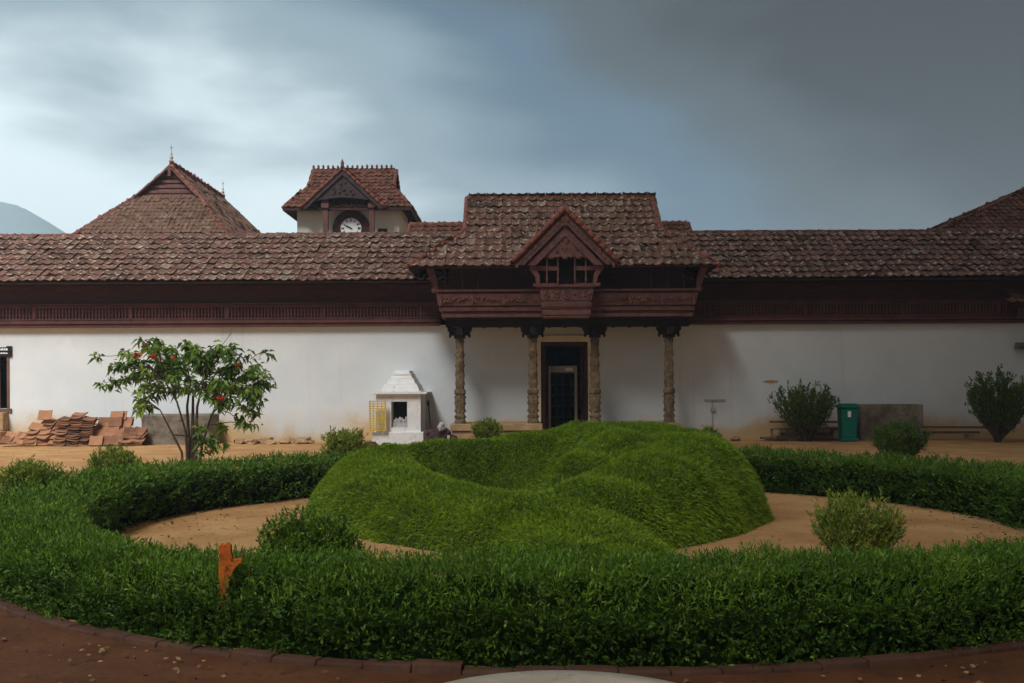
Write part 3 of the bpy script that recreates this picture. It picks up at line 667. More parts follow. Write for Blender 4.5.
for h, ln, wd in ((R(90 - 30 * 9.85), .33, .035), (R(90 - 30 * 10.0), .24, .055)):
    mb.bar((cx - math.cos(h) * .06, 49.765, cz - math.sin(h) * .06), (cx + math.cos(h) * ln, 49.765, cz + math.sin(h) * ln), wd, .012, (0, 1, 0))
mb.build('clock_hand', INK, face)
mb = MB(); hx, hz_ = PX(352, 49.98), PZ(207.5, 49.98); mb.prismY([(hx + .16 * math.cos(a), hz_ + .16 * math.sin(a)) for a in np.linspace(0, 2 * math.pi, 21)[:-1]], 49.96, 49.995); mb.build('painted_vent_hole', INK, ct)  # flat black disc, the opening's shade put into its colour
mb = MB(); mb.box(PX(379, YT), PX(388, YT), 49.95, 49.996, PZ(235, YT), PZ(228, YT)); mb.build('window', INK, ct)  # flat black plate for a small niche, its shade put into the colour

# left pavilion with the ridge running away from us
pv_ = thing('pavilion', 'steep brown tiled pavilion roof with two finials beyond the hall at left', 'building', (-15.9, 52, 0))
def pav():
    yA, yB = 46.0, 61.5; xm = -15.9; h = 3.38; ze = PZ(231, 46); zr = PZ(169, 50); yr0, yr1 = 50.0, 57.5
    xl, xr = PX(76, 46), PX(228, 46); xm = (xl + xr) / 2
    tf = .56; zf = ze + (zr - ze) * tf; gl_, gr = xl + (xm - xl) * tf, xr + (xm - xr) * tf
    yf = 48.2
    A, B, Cc, D = (xl, yA, ze), (xr, yA, ze), (xr, yB, ze), (xl, yB, ze)
    a, b_, c, d = (gl_, yf, zf), (gr, yf, zf), (gr, yB - 2.2, zf), (gl_, yB - 2.2, zf)
    r0, r1 = (xm, yr0 - 1.2, zr), (xm, yr1, zr)
    mt = MB(); msb = MB()
    for i, p in enumerate(([A, B, b_, a], [Cc, D, d, c], [B, Cc, c, r1, r0, b_], [D, A, a, r0, r1, d])):
        plane_tiles(mt, p, tw=.22, th=.28, seed=60 + i, lift=.03); slab(msb, p)
    rf = mt.build('roof', TILEP, pv_); msb.build('roof_deck', UNDER, rf)
    m2 = MB(); ridge_run(m2, r0, r1, .12, tails=False)
    rr2 = random.Random(4)
    for k in range(16): p = Vector(r0).lerp(Vector(r1), k / 15); m2.blob((p.x, p.y, p.z + .16), (.1, .12, .09 + .06 * rr2.random()), k)
    for p, q_ in ((A, a), (B, b_), (Cc, c), (D, d), (a, r0), (b_, r0), (c, r1), (d, r1)): ridge_run(m2, q_, p, .08)
    m2.build('ridge_tile', RIDGE, rf, smooth=True)
    m3 = MB(); y = yf + .12
    m3.add([(gl_ + .1, y, zf), (gr - .1, y, zf), (xm, yr0 - 1.0, zr - .15)], [(0, 1, 2)])
    for k in range(1, 6):
        q_ = k / 6; hw_ = (gr - gl_) / 2 * (1 - q_) * .9; yy = y + (yr0 - 1.0 - y) * q_; m3.box(xm - hw_, xm + hw_, yy - .09, yy - .03, zf + (zr - zf) * q_ - .07, zf + (zr - zf) * q_ + .05)
    for s in (-1, 1):
        e0 = Vector((xm + s * (gr - gl_) / 2 * 1.0, yf - .12, zf - .05)); e1 = Vector((xm, yr0 - 1.4, zr - .12)); m3.bar(e0, e1, .05, .26, (0, 1, 0))
    m3.box(xm - .07, xm + .07, yr0 - 1.55, yr0 - 1.3, zr - .55, zr - .1)
    m3.build('gable_board', WOODR, pv_)
    for (p, hgt_) in ((r0, 1.0), (r1, 1.05)):
        m4 = MB(); m4.lathe(p[0], p[1], [(.09, p[2] + .1), (.12, p[2] + .2), (.05, p[2] + .28), (.085, p[2] + .38), (.035, p[2] + .46), (.05, p[2] + .55), (.018, p[2] + .62), (.018, p[2] + .8), (.05, p[2] + .84), (.012, p[2] + .9), (.006, p[2] + hgt_)], 8)
        m4.build('finial', PANEL, pv_)
    m5 = MB(); m5.box(xl + .6, xr - .6, yA + .6, yB - .6, -.1, ze - .02); m5.build('wall', CREAM, pv_)
    m6 = MB(); ez = ze - .1
    for p, q_ in ((A, B), (B, Cc), (Cc, D), (D, A)): m6.bar((p[0], p[1], ez), (q_[0], q_[1], ez), .05, .14)
    m6.build('eave_board', WOOD, pv_)
pav()
rt_ = thing('side_building', 'large hipped tiled roof rising beyond the hall at right edge', 'building', (29, 54, 0))
mt = MB(); msb = MB(); m2 = MB(); A, B, Cc, D = (19.2, 48.0, 8.7), (38, 48.0, 8.7), (38, 59, 8.7), (19.2, 59, 8.7); r0, r1 = (26.9, 53.5, 12.1), (31, 53.5, 12.1)
for i, p in enumerate(([A, B, r1, r0], [Cc, D, r0, r1], [D, A, r0], [B, Cc, r1])): plane_tiles(mt, p, tw=.3, th=.42, seed=70 + i); slab(msb, p)
for p, q_ in ((A, r0), (D, r0), (B, r1), (Cc, r1), (r0, r1)): ridge_run(m2, p, q_, .1)
rf = mt.build('roof', TILEO, rt_); msb.build('roof_deck', UNDER, rf); m2.build('ridge_tile', RIDGE, rf, smooth=True); MB().box(19.9, 37.3, 48.7, 58.3, -.1, 8.65).build('wall', CREAM, rt_)

# ------------------------------------------------------------------ wall-side things
Ys = 34.6
sh = thing('wall_shrine', 'small white stepped shrine with dark niche built against the white wall', 'shrine', (PX(399, Ys), 35.5, 0))
sx0, sx1 = PX(376, Ys), PX(420.5, Ys)
nx0, nx1, nz0, nz1 = PX(391, Ys), PX(407, Ys), PZ(427, Ys), PZ(401, Ys)
mb = MB(); mb.box(sx0 - .12, sx1 + .1, Ys - .12, YW - .01, -.05, .42); mb.build('base', WHITE, sh, bevel=.02)
mb = MB(); mb.box(sx0, nx0, Ys, YW - .011, .421, 1.66); mb.box(nx1, sx1, Ys, YW - .011, .421, 1.66); mb.box(nx0, nx1, Ys, YW - .011, nz1, 1.66); mb.box(nx0, nx1, Ys, YW - .011, .421, nz0)
mb.build('body', WHITE, sh)
nch = MB(); nch.box(nx0, nx1, Ys + .75, Ys + .8, nz0, nz1); nch.build('niche', INK, sh)
mb = MB(); mb.box(nx0 + .03, nx1 - .03, Ys + .12, Ys + .5, nz0, nz0 + .16)
for k in range(7): mb.blob((nx0 + .08 + k * .065, Ys + .2, nz0 + .16 + random.random() * .14), (.04, .04, .08 + .05 * random.random()), k)
mb.build('offering', CLOTHL, sh)
mb = MB(); mb.box(sx0 - .10, sx1 + .22, Ys - .16, YW - .012, 1.665, 1.74)
tw_ = (sx1 - sx0) / 2; cxs = (sx0 + sx1) / 2 + .06
for z0, z1, h0 in ((1.745, 1.98, .86), (1.985, 2.16, .66), (2.165, 2.32, .5), (2.325, 2.46, .38)):
    mb.hexa([(cxs - h0 * tw_, Ys + (1 - h0) * .9, z0), (cxs + h0 * tw_, Ys + (1 - h0) * .9, z0), (cxs + h0 * tw_, YW - .013, z0), (cxs - h0 * tw_, YW - .013, z0)],
            [(cxs - h0 * tw_ * .86, Ys + .1 + (1 - h0) * .9, z1), (cxs + h0 * tw_ * .86, Ys + .1 + (1 - h0) * .9, z1), (cxs + h0 * tw_ * .86, YW - .013, z1), (cxs - h0 * tw_ * .86, YW - .013, z1)])
    mb.box(cxs - h0 * tw_ - .04, cxs + h0 * tw_ + .04, Ys + (1 - h0) * .9 - .04, YW - .014, z0 - .03, z0 + .03)
mb.build('stepped_top', WHITE, sh, bevel=.01)
d0, d1, e0, e1 = PX(370, Ys), PX(387, Ys), PZ(430, Ys), PZ(400, Ys)
mb = MB(); yy = Ys - .25
for x in (d0, d1 - .05): mb.box(x, x + .05, yy - .02, yy + .02, e0, e1)
for k in range(13): z = e0 + k * (e1 - e0 - .035) / 12; mb.box(d0, d1, yy - .014, yy + .014, z, z + .035)
for k in range(1, 4): x = d0 + k * (d1 - d0) / 4; mb.box(x - .014, x + .014, yy - .012, yy + .012, e0, e1)
mb.build('grille_door', YELLOW, sh)

# dark heap and stick
hp = thing('rubbish_heap', 'heap of dark sacks and rags between the shrine and plinth', 'heap', (PX(438, 34.2), 34.2, 0))
mb = MB()
for k in range(16):
    x = PX(random.uniform(425, 450), 34.2); s = random.uniform(.14, .26); mb.blob((x, random.uniform(34.0, 34.6), s * .7 + (random.random() * .28 if 430 < 512 + x * F / 34.2 < 446 else 0)), (s, s * .9, s * .8), k, 9, 7, .2)
mb.build('sack', CLOTHD, hp, smooth=False)
mb = MB(); mb.blob((PX(441, 33.9), 33.9, .62), (.12, .1, .14), 5); mb.blob((PX(429, 33.9), 33.9, .3), (.1, .1, .1), 8) if False else None; mb.build('rag', CLOTHL, hp); mb = MB(); mb.box(PX(447, 33.9), PX(449.5, 33.9), 33.85, 33.95, 0, .34); mb.build('rag', CLOTHL, hp)
mb = MB(); mb.tube([(PX(432, 34.4), 34.3, .05), (PX(428, 35.4), 35.5, 1.3)], .025, 6); mb.tube([(PX(428, 35.4), 35.5, 1.27), (PX(427.6, 35.4), 35.6, 1.42)], .045, 6)
tag(mb.build('broom_stick', BLACKWOOD), 'thin dark stick leaning beside the white shrine', 'stick')

# stone blocks
mb = MB(); mb.box(PX(143, 35.5), PX(212, 35.5), 35.3, 36.4, -.05, 1.02); tag(mb.build('stone_trough', GREYST, bevel=.05), 'grey weathered stone block behind the flowering tree trunk', 'stone block')
mb = MB(); mb.box(PX(858, 35.8), PX(921, 35.8), 35.6, 36.5, -.05, 1.22); tag(mb.build('concrete_block', GREYST, bevel=.04), 'brown grey concrete tank beside the green bin', 'concrete block')
# green bin
bn = thing('litter_bin', 'green litter bin standing beside the concrete tank', 'bin', (PX(847.5, 35.2), 35.2, 0))
bxx = PX(847.5, 35.2)
mb = MB(); mb.box(bxx - .30, bxx + .30, 34.95, 35.5, 0.02, .12); mb.hexa([(bxx - .24, 35.0, .12), (bxx + .24, 35.0, .12), (bxx + .24, 35.45, .12), (bxx - .24, 35.45, .12)], [(bxx - .28, 34.97, 1.12), (bxx + .28, 34.97, 1.12), (bxx + .28, 35.48, 1.12), (bxx - .28, 35.48, 1.12)]); mb.build('bin_body', GREEN, bn, bevel=.03)
mb = MB(); mb.box(bxx - .32, bxx + .32, 34.93, 35.52, 1.125, 1.22); mb.box(bxx - .26, bxx + .26, 35.0, 35.46, 1.22, 1.27); mb.build('lid', GREEN, bn, bevel=.03)
MB().box(bxx - .07, bxx + .03, 34.945, 34.965, .82, 1.02).build('sticker', CLOCKW, bn)

# exposed patch and wall-mounted pipe, right of the porch
mb = MB(); n_ = 12; mb.prismY([(PX(771, YW) + (.26 + .05 * math.sin(k * 2.3)) * math.cos(2 * math.pi * k / n_), PZ(383, YW) + (.06 + .02 * math.sin(k * 3.1)) * math.sin(2 * math.pi * k / n_)) for k in range(n_)], YW - .006, YW + .01)
tag(mb.build('plaster_patch', STONE), 'small brown patch of exposed stone in the wall above the shrub', 'patch')
mb = MB(); pxx = PX(712, YW); mb.tube([(pxx, YW - .05, .3), (pxx, YW - .05, 1.35)], .018, 6); mb.box(PX(704, YW), PX(725, YW), YW - .05, YW - .005, 1.36, 1.42); mb.box(pxx - .05, pxx + .1, YW - .1, YW - .005, 1.0, 1.12)
tag(mb.build('wall_pipe', PANEL), 'thin grey pipe with a crosspiece fixed low on the white wall', 'pipe')
# sign over the far left opening
sg = thing('wall_sign', 'black sign with small white lettering above the far left opening', 'sign', (-18.4, YW, 3.45))
MB().box(-19.9, PX(12.5, YW), YW - .06, YW - .01, PZ(354, YW) + .0, PZ(343.5, YW)).build('board', INK, sg)

for r_i, (zt_, hh_) in enumerate(((3.36, .05), (3.25, .07), (3.13, .045))):
    mbx = MB(); xk = -19.8
    while xk < -17.55 - .12 * (r_i == 0): wk = random.uniform(.03, .07); mbx.box(xk, xk + wk, YW - .066, YW - .061, zt_, zt_ + hh_ * random.uniform(.8, 1)); xk += wk + .022
    mbx.box(-19.8, xk, YW - .064, YW - .061, zt_, zt_ + .012); mbx.build('lettering', TXT, sg)
# stacked roof tiles (each one an object)
tm = MB(); m = len(PROF)
W_, D_ = .43, .34
vs = [((a - .5) * W_, yy, h * .5 + zz) for zz in (0.0, .035) for yy in (-D_ / 2, D_ / 2) for a, h in PROF]
fs = [(k, m + k, m + k + 1, k + 1) for k in range(m - 1)] + [(2 * m + k, 2 * m + k + 1, 3 * m + k + 1, 3 * m + k) for k in range(m - 1)]
fs += [(k, k + 1, 2 * m + k + 1, 2 * m + k) for k in range(m - 1)] + [(m + k, 3 * m + k, 3 * m + k + 1, m + k + 1) for k in range(m - 1)] + [(0, 2 * m, 3 * m, m), (m - 1, 2 * m - 1, 4 * m - 1, 3 * m - 1)]
protos = []
for q_ in range(6):
    me = bpy.data.meshes.new('roof_tile'); me.from_pydata(vs, [], fs); me.materials.append(TERRA)
    a_ = me.attributes.new('tint', 'FLOAT', 'POINT'); a_.data.foreach_set('value', [(.05, .3, .5, .62, .75, .95)[q_]] * len(vs)); protos.append(me)
rt2 = random.Random(12)
stacks = [  # u of each column, top height, tilt towards us (deg), rise per tile, jitter, label, tints
    ((10, 22), .42, 38, .15, .5, 'loose terracotta tile in the low spread heap at the left end', (2, 3, 3, 1)),
    ((33, 46, 56), .80, 34, .15, .35, 'terracotta tile in the second heap from the left with one tile upright on top', (2, 3, 1, 2, 4)),
    ((64, 77, 88), 1.08, 14, .075, .12, 'dark maroon tile in the tallest stack of roof tiles', (0, 0, 1, 0, 4)),
    ((99, 111, 120), 1.02, 58, .20, .12, 'orange tile in the neat pale stack right of the tallest stack', (2, 3, 3, 2, 5)),
    ((129, 137), .55, 36, .14, .45, 'red tile in the short slumped stack beside the stone block', (1, 2, 0, 1))]
for us_, ht, tilt, dzz, jit, lab, tints in stacks:
    for c, u in enumerate(us_):
        hcol = ht * (1 if c == len(us_) // 2 else .9); z = .05
        n_ = max(2, int(hcol / dzz)); 
        for k in range(n_):
            for dep in range(1 + (tilt > 20)):
                me = protos[rt2.choice(tints)]; o = bpy.data.objects.new('roof_tile', me); col.objects.link(o)
                y = 34.75 + .55 * (k / n_) * (tilt / 40) + rt2.gauss(0, .04) + dep * .12
                x = PX(u + 3.5 * k / n_, 35) + rt2.gauss(0, .012 + jit * .07)
                o.location = (x, y, z + k * dzz + (.12 if tilt > 20 else .0)); o.rotation_euler = (R(tilt) + rt2.gauss(0, .03 + jit * .22), rt2.gauss(0, .02 + jit * .22), rt2.gauss(0, .05 + jit * .45))
                tag(o, lab, 'roof tile', 'salvaged roof tiles piled along the wall')
o = bpy.data.objects.new('roof_tile', protos[3]); col.objects.link(o); o.location = (PX(46, 35), 34.95, 1.02); o.rotation_euler = (R(62), 0, .1)
tag(o, 'single orange tile standing upright on top of a heap', 'roof tile', 'salvaged roof tiles piled along the wall')
# planks
for i, (u0, u1, z, y, rz, lab) in enumerate([(770, 858, .62, 36.2, .01, 'topmost long brown plank in the pile behind the shrub'), (771, 850, .40, 35.95, -.02, 'middle plank with a pale end in the pile behind the shrub'), (782, 850, .22, 36.1, .0, 'lower dark plank in the pile behind the shrub'), (760, 838, .06, 35.8, .03, 'bottom plank lying on the earth behind the shrub'),
        (922, 985, .42, 36.0, .01, 'upper plank lying along the wall left of the far right bush'), (924, 978, .24, 36.1, .0, 'lower plank lying along the wall left of the far right bush')]):
    a, b2 = PX(u0, y), PX(u1, y); mb = MB(); mb.box((a - b2) / 2, (b2 - a) / 2, -.13, .13, -.03, .035)
    o = mb.build('plank', PLANK); o.location = ((a + b2) / 2, y, z); o.rotation_euler = (0, rz, rz * 2); tag(o, lab, 'plank')
mb = MB(); 
for u, z in ((775, .5), (835, .5), (800, .3), (930, .3), (970, .3)): mb2 = MB(); x = PX(u, 36); mb2.box(x - .1, x + .1, 35.85, 36.25, 0, z - .12); tag(mb2.build('support_block', STONE, bevel=.02), 'rough stone block propping up planks at the wall foot', 'stone block', 'blocks under the planks')
# rubble along the wall foot
for k in range(26):
    u = random.choice([random.uniform(232, 275), random.uniform(283, 312), random.uniform(372, 412), random.uniform(726, 790)]); y = random.uniform(35.4, 36.3) if u > 420 or u < 320 else random.uniform(33.4, 34.2); s = random.uniform(.08, .2)
    mb = MB(); mb.blob((0, 0, 0), (s * 1.5, s, s * .6), k, 8, 6, .2); o = mb.build('stone', STONE if k % 2 else CARTH); o.location = (PX(u, y), y, s * .35); o.rotation_euler.z = k
    tag(o, 'rough reddish stone lying at the foot of the ' + ('shrine' if 360 < u < 420 else 'white wall right of the porch' if u > 600 else 'white wall right of the flowering tree'), 'stone', 'rubble stones at the wall foot')
for a, b2, lab in ((236, 271, 'long low stone slab at the wall foot right of the flowering tree'), (287, 309, 'short stone slab at the wall foot left of the shrine')):
    mb = MB(); mb.box(PX(a, 35.9), PX(b2, 35.9), 35.7, 36.3, -.02, .2); tag(mb.build('stone_slab', STONE, bevel=.04), lab, 'stone slab')

# ------------------------------------------------------------------ vegetation
def unit(a): return a / np.maximum(np.linalg.norm(a, axis=-1, keepdims=True), 1e-9)
def leaves(P, D, ln, wd, droop=0.0, fold=.0):
    """P (n,3) bases, D (n,3) directions -> (n,4,3) leaf blades"""
    n = len(P); D = unit(D); r = unit(np.cross(D, rng.normal(size=(n, 3)))); ln = np.asarray(ln).reshape(-1, 1) * np.ones((n, 1)); wd = np.asarray(wd).reshape(-1, 1) * np.ones((n, 1))
    mid = P + D * ln * .45; tip = P + D * ln; tip[:, 2] -= (droop * ln)[:, 0]
    return np.stack([P, mid + r * wd, tip, mid - r * wd], 1)
def sprigs(P, D, k, sl, ln, wd, tint, spread=.8, droop=.0):
    """k leaves set along a short shoot at each P, pointing along D"""
    n = len(P); D = unit(D); a = np.linspace(.05, 1, k)
    B = P[:, None, :] + D[:, None, :] * (a[None, :, None] * sl); B = B.reshape(-1, 3)
    DD = np.repeat(D, k, 0) + rng.normal(size=(n * k, 3)) * spread * np.tile(np.linspace(1, .35, k), n)[:, None]
    l_ = ln * rng.uniform(.6, 1.25, n * k); T = np.repeat(tint + rng.normal(0, .10, n), k) + rng.normal(0, .08, n * k); T[rng.random(n * k) < .012] = 1.0
    return leaves(B, DD, l_, wd * rng.uniform(.7, 1.2, n * k), droop), np.clip(T, 0, 1)
def wob(x, y, s=0):
    return (np.sin(x * 1.3 + 2.1 * s) * np.cos(y * 1.7 - s) + .6 * np.sin(x * 3.1 + y * 2.3 + s) + .4 * np.sin(x * 6.7 - y * 5.9 + 3 * s) + .25 * np.sin(x * 13.1 + y * 11.3)) / 2.2

RC = (0.7, 14.0)
def r_in(th): return 6.0 - .28 * np.clip(-np.sin(th) - .72, 0, .28) / .28 + .25 * np.maximum(0, np.cos(th - .45)) * np.maximum(0, np.sin(th)) + .06 * np.sin(th * 5)
def r_out(th):   # the front run is narrow, the back run wide
    s = np.sin(th); return 6.90 + np.clip((s + .55) / .9, 0, 1) * .95 + .25 * np.clip(-np.cos(th) - .55, 0, 1)
def hedge(label, th0, th1, h0, dens, ln, wd, sl, seed, k=6, name='hedge'):
    th0, th1 = R(th0), R(th1)
    thm = (th0 + th1) / 2; c0 = (RC[0] + 6.6 * math.cos(thm), RC[1] + 6.6 * math.sin(thm), 0)
    root = thing(name, label, 'hedge', c0)
    def top(th): return h0 * (1 + .12 * np.clip(-np.sin(th) - .8, 0, .2) / .2 + .16 * np.exp(-((th + 2.88) / .13) ** 2) + .11 * wob(th * 9, th * 4, seed) + .05 * wob(th * 31, th * 17, seed))
    # body of twigs
    nA = 160; mb = MB(); vs = []; prof = [(0, 0.0), (.0, .75), (.14, .90), (.5, .95), (.76, .82), (1, .50), (1, 0)]
    for i in range(nA):
        th = th0 + (th1 - th0) * i / (nA - 1); ri, ro = float(r_in(th)) + .09, float(r_out(th)) - .11; h = float(top(th)) - .065
        for a, z in prof:
            r = ri + (ro - ri) * a + .03 * math.sin(i * 1.7 + a * 9); vs.append((RC[0] + r * math.cos(th), RC[1] + r * math.sin(th), h * z))
    m_ = len(prof); fs = [(i * m_ + j, (i + 1) * m_ + j, (i + 1) * m_ + j + 1, i * m_ + j + 1) for i in range(nA - 1) for j in range(m_ - 1)]
    fs += [tuple(range(m_)), tuple((nA - 1) * m_ + j for j in range(m_))[::-1]]
    mb.add(vs, fs); mb.build('twigs', TWIG, root)
    # shoots over its three faces
    L_ = abs(th1 - th0) * 6.7; V = []; T = []
    for face, wdt in (('top', 1.1), ('out', h0), ('in', h0)):
        n = int(L_ * wdt * dens * (1.0 if face != 'in' else .8)); th = rng.uniform(th0, th1, n); s = rng.uniform(0, 1, n)
        ri, ro, hh = r_in(th), r_out(th), top(th)
        rad = np.stack([np.cos(th), np.sin(th), np.zeros(n)], 1); upv = np.array([0, 0, 1.0])
        if face == 'top':
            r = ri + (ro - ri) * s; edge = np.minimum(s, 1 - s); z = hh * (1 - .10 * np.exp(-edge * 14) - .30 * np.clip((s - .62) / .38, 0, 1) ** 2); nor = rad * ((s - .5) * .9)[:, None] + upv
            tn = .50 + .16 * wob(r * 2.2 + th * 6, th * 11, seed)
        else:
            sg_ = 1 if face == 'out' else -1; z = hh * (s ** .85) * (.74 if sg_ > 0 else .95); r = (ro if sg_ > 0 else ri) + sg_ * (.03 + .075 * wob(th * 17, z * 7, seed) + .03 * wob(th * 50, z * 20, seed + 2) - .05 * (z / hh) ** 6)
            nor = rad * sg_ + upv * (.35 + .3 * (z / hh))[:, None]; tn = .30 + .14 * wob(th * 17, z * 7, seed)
        P = np.stack([RC[0] + r * np.cos(th), RC[1] + r * np.sin(th), z], 1) - unit(nor) * rng.uniform(0, .10, n)[:, None]
        if face == 'top': P[:, 2] += .035 * wob(P[:, 0] * 3, P[:, 1] * 3, seed + 1)
        D = nor * .8 + rng.normal(size=(n, 3)) * .55 + upv * .2
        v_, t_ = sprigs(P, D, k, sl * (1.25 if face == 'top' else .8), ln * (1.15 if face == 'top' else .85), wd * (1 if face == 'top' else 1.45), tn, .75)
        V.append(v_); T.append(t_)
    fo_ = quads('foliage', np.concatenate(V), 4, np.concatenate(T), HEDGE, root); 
    return root
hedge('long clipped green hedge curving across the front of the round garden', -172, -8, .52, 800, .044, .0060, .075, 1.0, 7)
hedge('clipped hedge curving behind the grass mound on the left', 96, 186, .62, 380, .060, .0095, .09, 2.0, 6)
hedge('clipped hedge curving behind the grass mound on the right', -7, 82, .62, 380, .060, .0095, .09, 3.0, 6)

# kerb round the bed
mb = MB(); n_ = 62
for i in range(n_):
    a0 = R(-178) + R(176) * i / n_; a1 = R(-178) + R(176) * (i + .99) / n_
    def kp(a, rr_, z): r = float(r_out(a)) + rr_; return (RC[0] + r * math.cos(a), RC[1] + r * math.sin(a), z)
    z = .055 + random.gauss(0, .008); j = random.gauss(0, .006)
    mb.hexa([kp(a0, .02 + j, -.05), kp(a0, .17 + j, -.05), kp(a1, .17 + j, -.05), kp(a1, .02 + j, -.05)], [kp(a0, .03 + j, z), kp(a0, .15 + j, z), kp(a1, .15 + j, z), kp(a1, .03 + j, z)])
tag(mb.build('kerb', CARTH, bevel=.015), kind='structure')

# grass mound: a curling bank round a hollow
path = [(-1.2, 17.9, 1.0), (-2.0, 17.0, .97), (-1.95, 15.9, .84), (-1.55, 14.8, .74), (-.85, 13.9, .64), (.0, 13.1, .58), (.6, 12.9, .60), (1.2, 13.3, .78), (1.95, 14.2, 1.0), (2.55, 15.3, 1.18), (2.65, 16.6, 1.26), (2.1, 17.6, 1.30), (1.2, 18.1, 1.28), (.5, 18.3, 1.14), (-.3, 18.2, 1.02), (-1.2, 17.9, 1.0)]
spur = [(.5, 12.8, .60), (.70, 12.1, .50), (.88, 11.0, .36)]
fill = [(-1.2, 16.6, .9), (-.6, 15.6, .75), (.2, 14.5, .68), (1.0, 15.0, .98), (1.7, 15.8, 1.2), (1.4, 16.9, 1.26), (0, 17.2, 1.0)]
bowl = [(-1.95, 17.35), (-1.30, 15.5), (-.55, 14.2), (-.02, 13.5), (.38, 13.9), (.85, 15.2), (1.35, 16.9), (.75, 17.6), (-.4, 17.85), (-1.4, 17.8)]
def mound_h(X, Y):
    H = np.zeros_like(X)
    def seg(pts, rad, H):
        for (x0_, y0_, z0_), (x1_, y1_, z1_) in zip(pts[:-1], pts[1:]):
            dx, dy = x1_ - x0_, y1_ - y0_; t_ = np.clip(((X - x0_) * dx + (Y - y0_) * dy) / (dx * dx + dy * dy), 0, 1)
            d = np.hypot(X - x0_ - t_ * dx, Y - y0_ - t_ * dy); z = z0_ + (z1_ - z0_) * t_
            hgt_ = z * np.clip(1 - (d / rad) ** 2.6, 0, 1) ** .62; kk = .05
            H = np.maximum(H, hgt_)
        return H
    H = seg(path, 1.12, H); H = seg(spur, .95, H); H = seg(fill, 1.1, H)
    # the hollow: a steep sided bowl cut into the bank
    n = len(bowl); D = np.full_like(X, 9.0); inside = np.zeros(X.shape, bool)
    for i in range(n):
        (ax_, ay_), (bx_, by_) = bowl[i], bowl[(i + 1) % n]; dx, dy = bx_ - ax_, by_ - ay_
        t_ = np.clip(((X - ax_) * dx + (Y - ay_) * dy) / (dx * dx + dy * dy), 0, 1); D = np.minimum(D, np.hypot(X - ax_ - t_ * dx, Y - ay_ - t_ * dy))
        inside ^= ((ay_ > Y) != (by_ > Y)) & (X < (bx_ - ax_) * (Y - ay_) / (by_ - ay_ + 1e-9) + ax_)
    drop = np.where(inside, .95 * (1 - np.exp(-D * 2.2)), 0); H = np.where(inside, np.maximum(H - drop, .06), H)
    return H * (1 + .05 * wob(X * 1.6, Y * 1.6, 4)) + (.03 * wob(X * 4, Y * 4, 2) + .035 * wob(X * 10, Y * 10, 7)) * (H > .05)
mo = thing('grass_mound', 'large rounded grass covered mound curling around a shady hollow', 'mound', (.4, 15.2, 0))
gx_ = np.linspace(-3.8, 4.3, 130); gy_ = np.linspace(10.0, 19.8, 150); XX, YY = np.meshgrid(gx_, gy_); HH = mound_h(XX, YY)
for _ in range(2):
    HH[1:-1, 1:-1] = (HH[1:-1, 1:-1] * 2 + HH[:-2, 1:-1] + HH[2:, 1:-1] + HH[1:-1, :-2] + HH[1:-1, 2:]) / 6
mb = MB(); nxx = len(gx_); mb.add([(XX.flat[i], YY.flat[i], HH.flat[i] - .03) for i in range(XX.size)], [(j * nxx + i, j * nxx + i + 1, (j + 1) * nxx + i + 1, (j + 1) * nxx + i) for j in range(len(gy_) - 1) for i in range(nxx - 1) if max(HH[j, i], HH[j + 1, i + 1], HH[j, i + 1], HH[j + 1, i]) > .02])
mb.build('turf', SOIL, mo, smooth=True)
gyy, gxx = np.gradient(HH, gy_[1] - gy_[0], gx_[1] - gx_[0]); area = np.sqrt(1 + gxx ** 2 + gyy ** 2) * (HH > .04)
p = area.flatten() / area.sum(); NB = 300000; idx = rng.choice(len(p), NB, p=p)
bx = XX.flat[idx] + rng.uniform(-.5, .5, NB) * (gx_[1] - gx_[0]); byy = YY.flat[idx] + rng.uniform(-.5, .5, NB) * (gy_[1] - gy_[0])
nor = unit(np.stack([-gxx.flat[idx], -gyy.flat[idx], np.ones(NB)], 1)); down = unit(np.stack([-gxx.flat[idx], -gyy.flat[idx], -(gxx.flat[idx] ** 2 + gyy.flat[idx] ** 2)], 1))
st_ = np.clip(np.hypot(gxx, gyy).flat[idx], 0, 2)
sw = np.stack([wob(bx * 2.5, byy * 2.5, 5), wob(bx * 2.5, byy * 2.5, 9), np.zeros(NB)], 1)
D = nor * .75 + np.array([0, 0, .2]) + down * (.35 * st_)[:, None] + rng.normal(size=(NB, 3)) * .72 + sw * .3
tf_ = .42 + .22 * wob(bx * 1.9, byy * 1.9, 6) + .16 * wob(bx * 7, byy * 7, 3) + rng.normal(0, .15, NB)
fx_ = (bx - gx_[0]) / (gx_[1] - gx_[0]); fy_ = (byy - gy_[0]) / (gy_[1] - gy_[0]); ix = np.clip(fx_.astype(int), 0, len(gx_) - 2); iy = np.clip(fy_.astype(int), 0, len(gy_) - 2); fx_ = np.clip(fx_ - ix, 0, 1); fy_ = np.clip(fy_ - iy, 0, 1)
Z = (HH[iy, ix] * (1 - fx_) + HH[iy, ix + 1] * fx_) * (1 - fy_) + (HH[iy + 1, ix] * (1 - fx_) + HH[iy + 1, ix + 1] * fx_) * fy_ - .03
bl = .080 * rng.uniform(.55, 1.5, NB) * (1 + .25 * wob(bx * 3, byy * 3, 8)); gv_ = leaves(np.stack([bx, byy, Z], 1), D, bl, .0056 * rng.uniform(.7, 1.3, NB), .25)
go = quads('grass', gv_, 4, np.clip(tf_, 0, 1), GRASS, mo); go['kind'] = 'stuff'

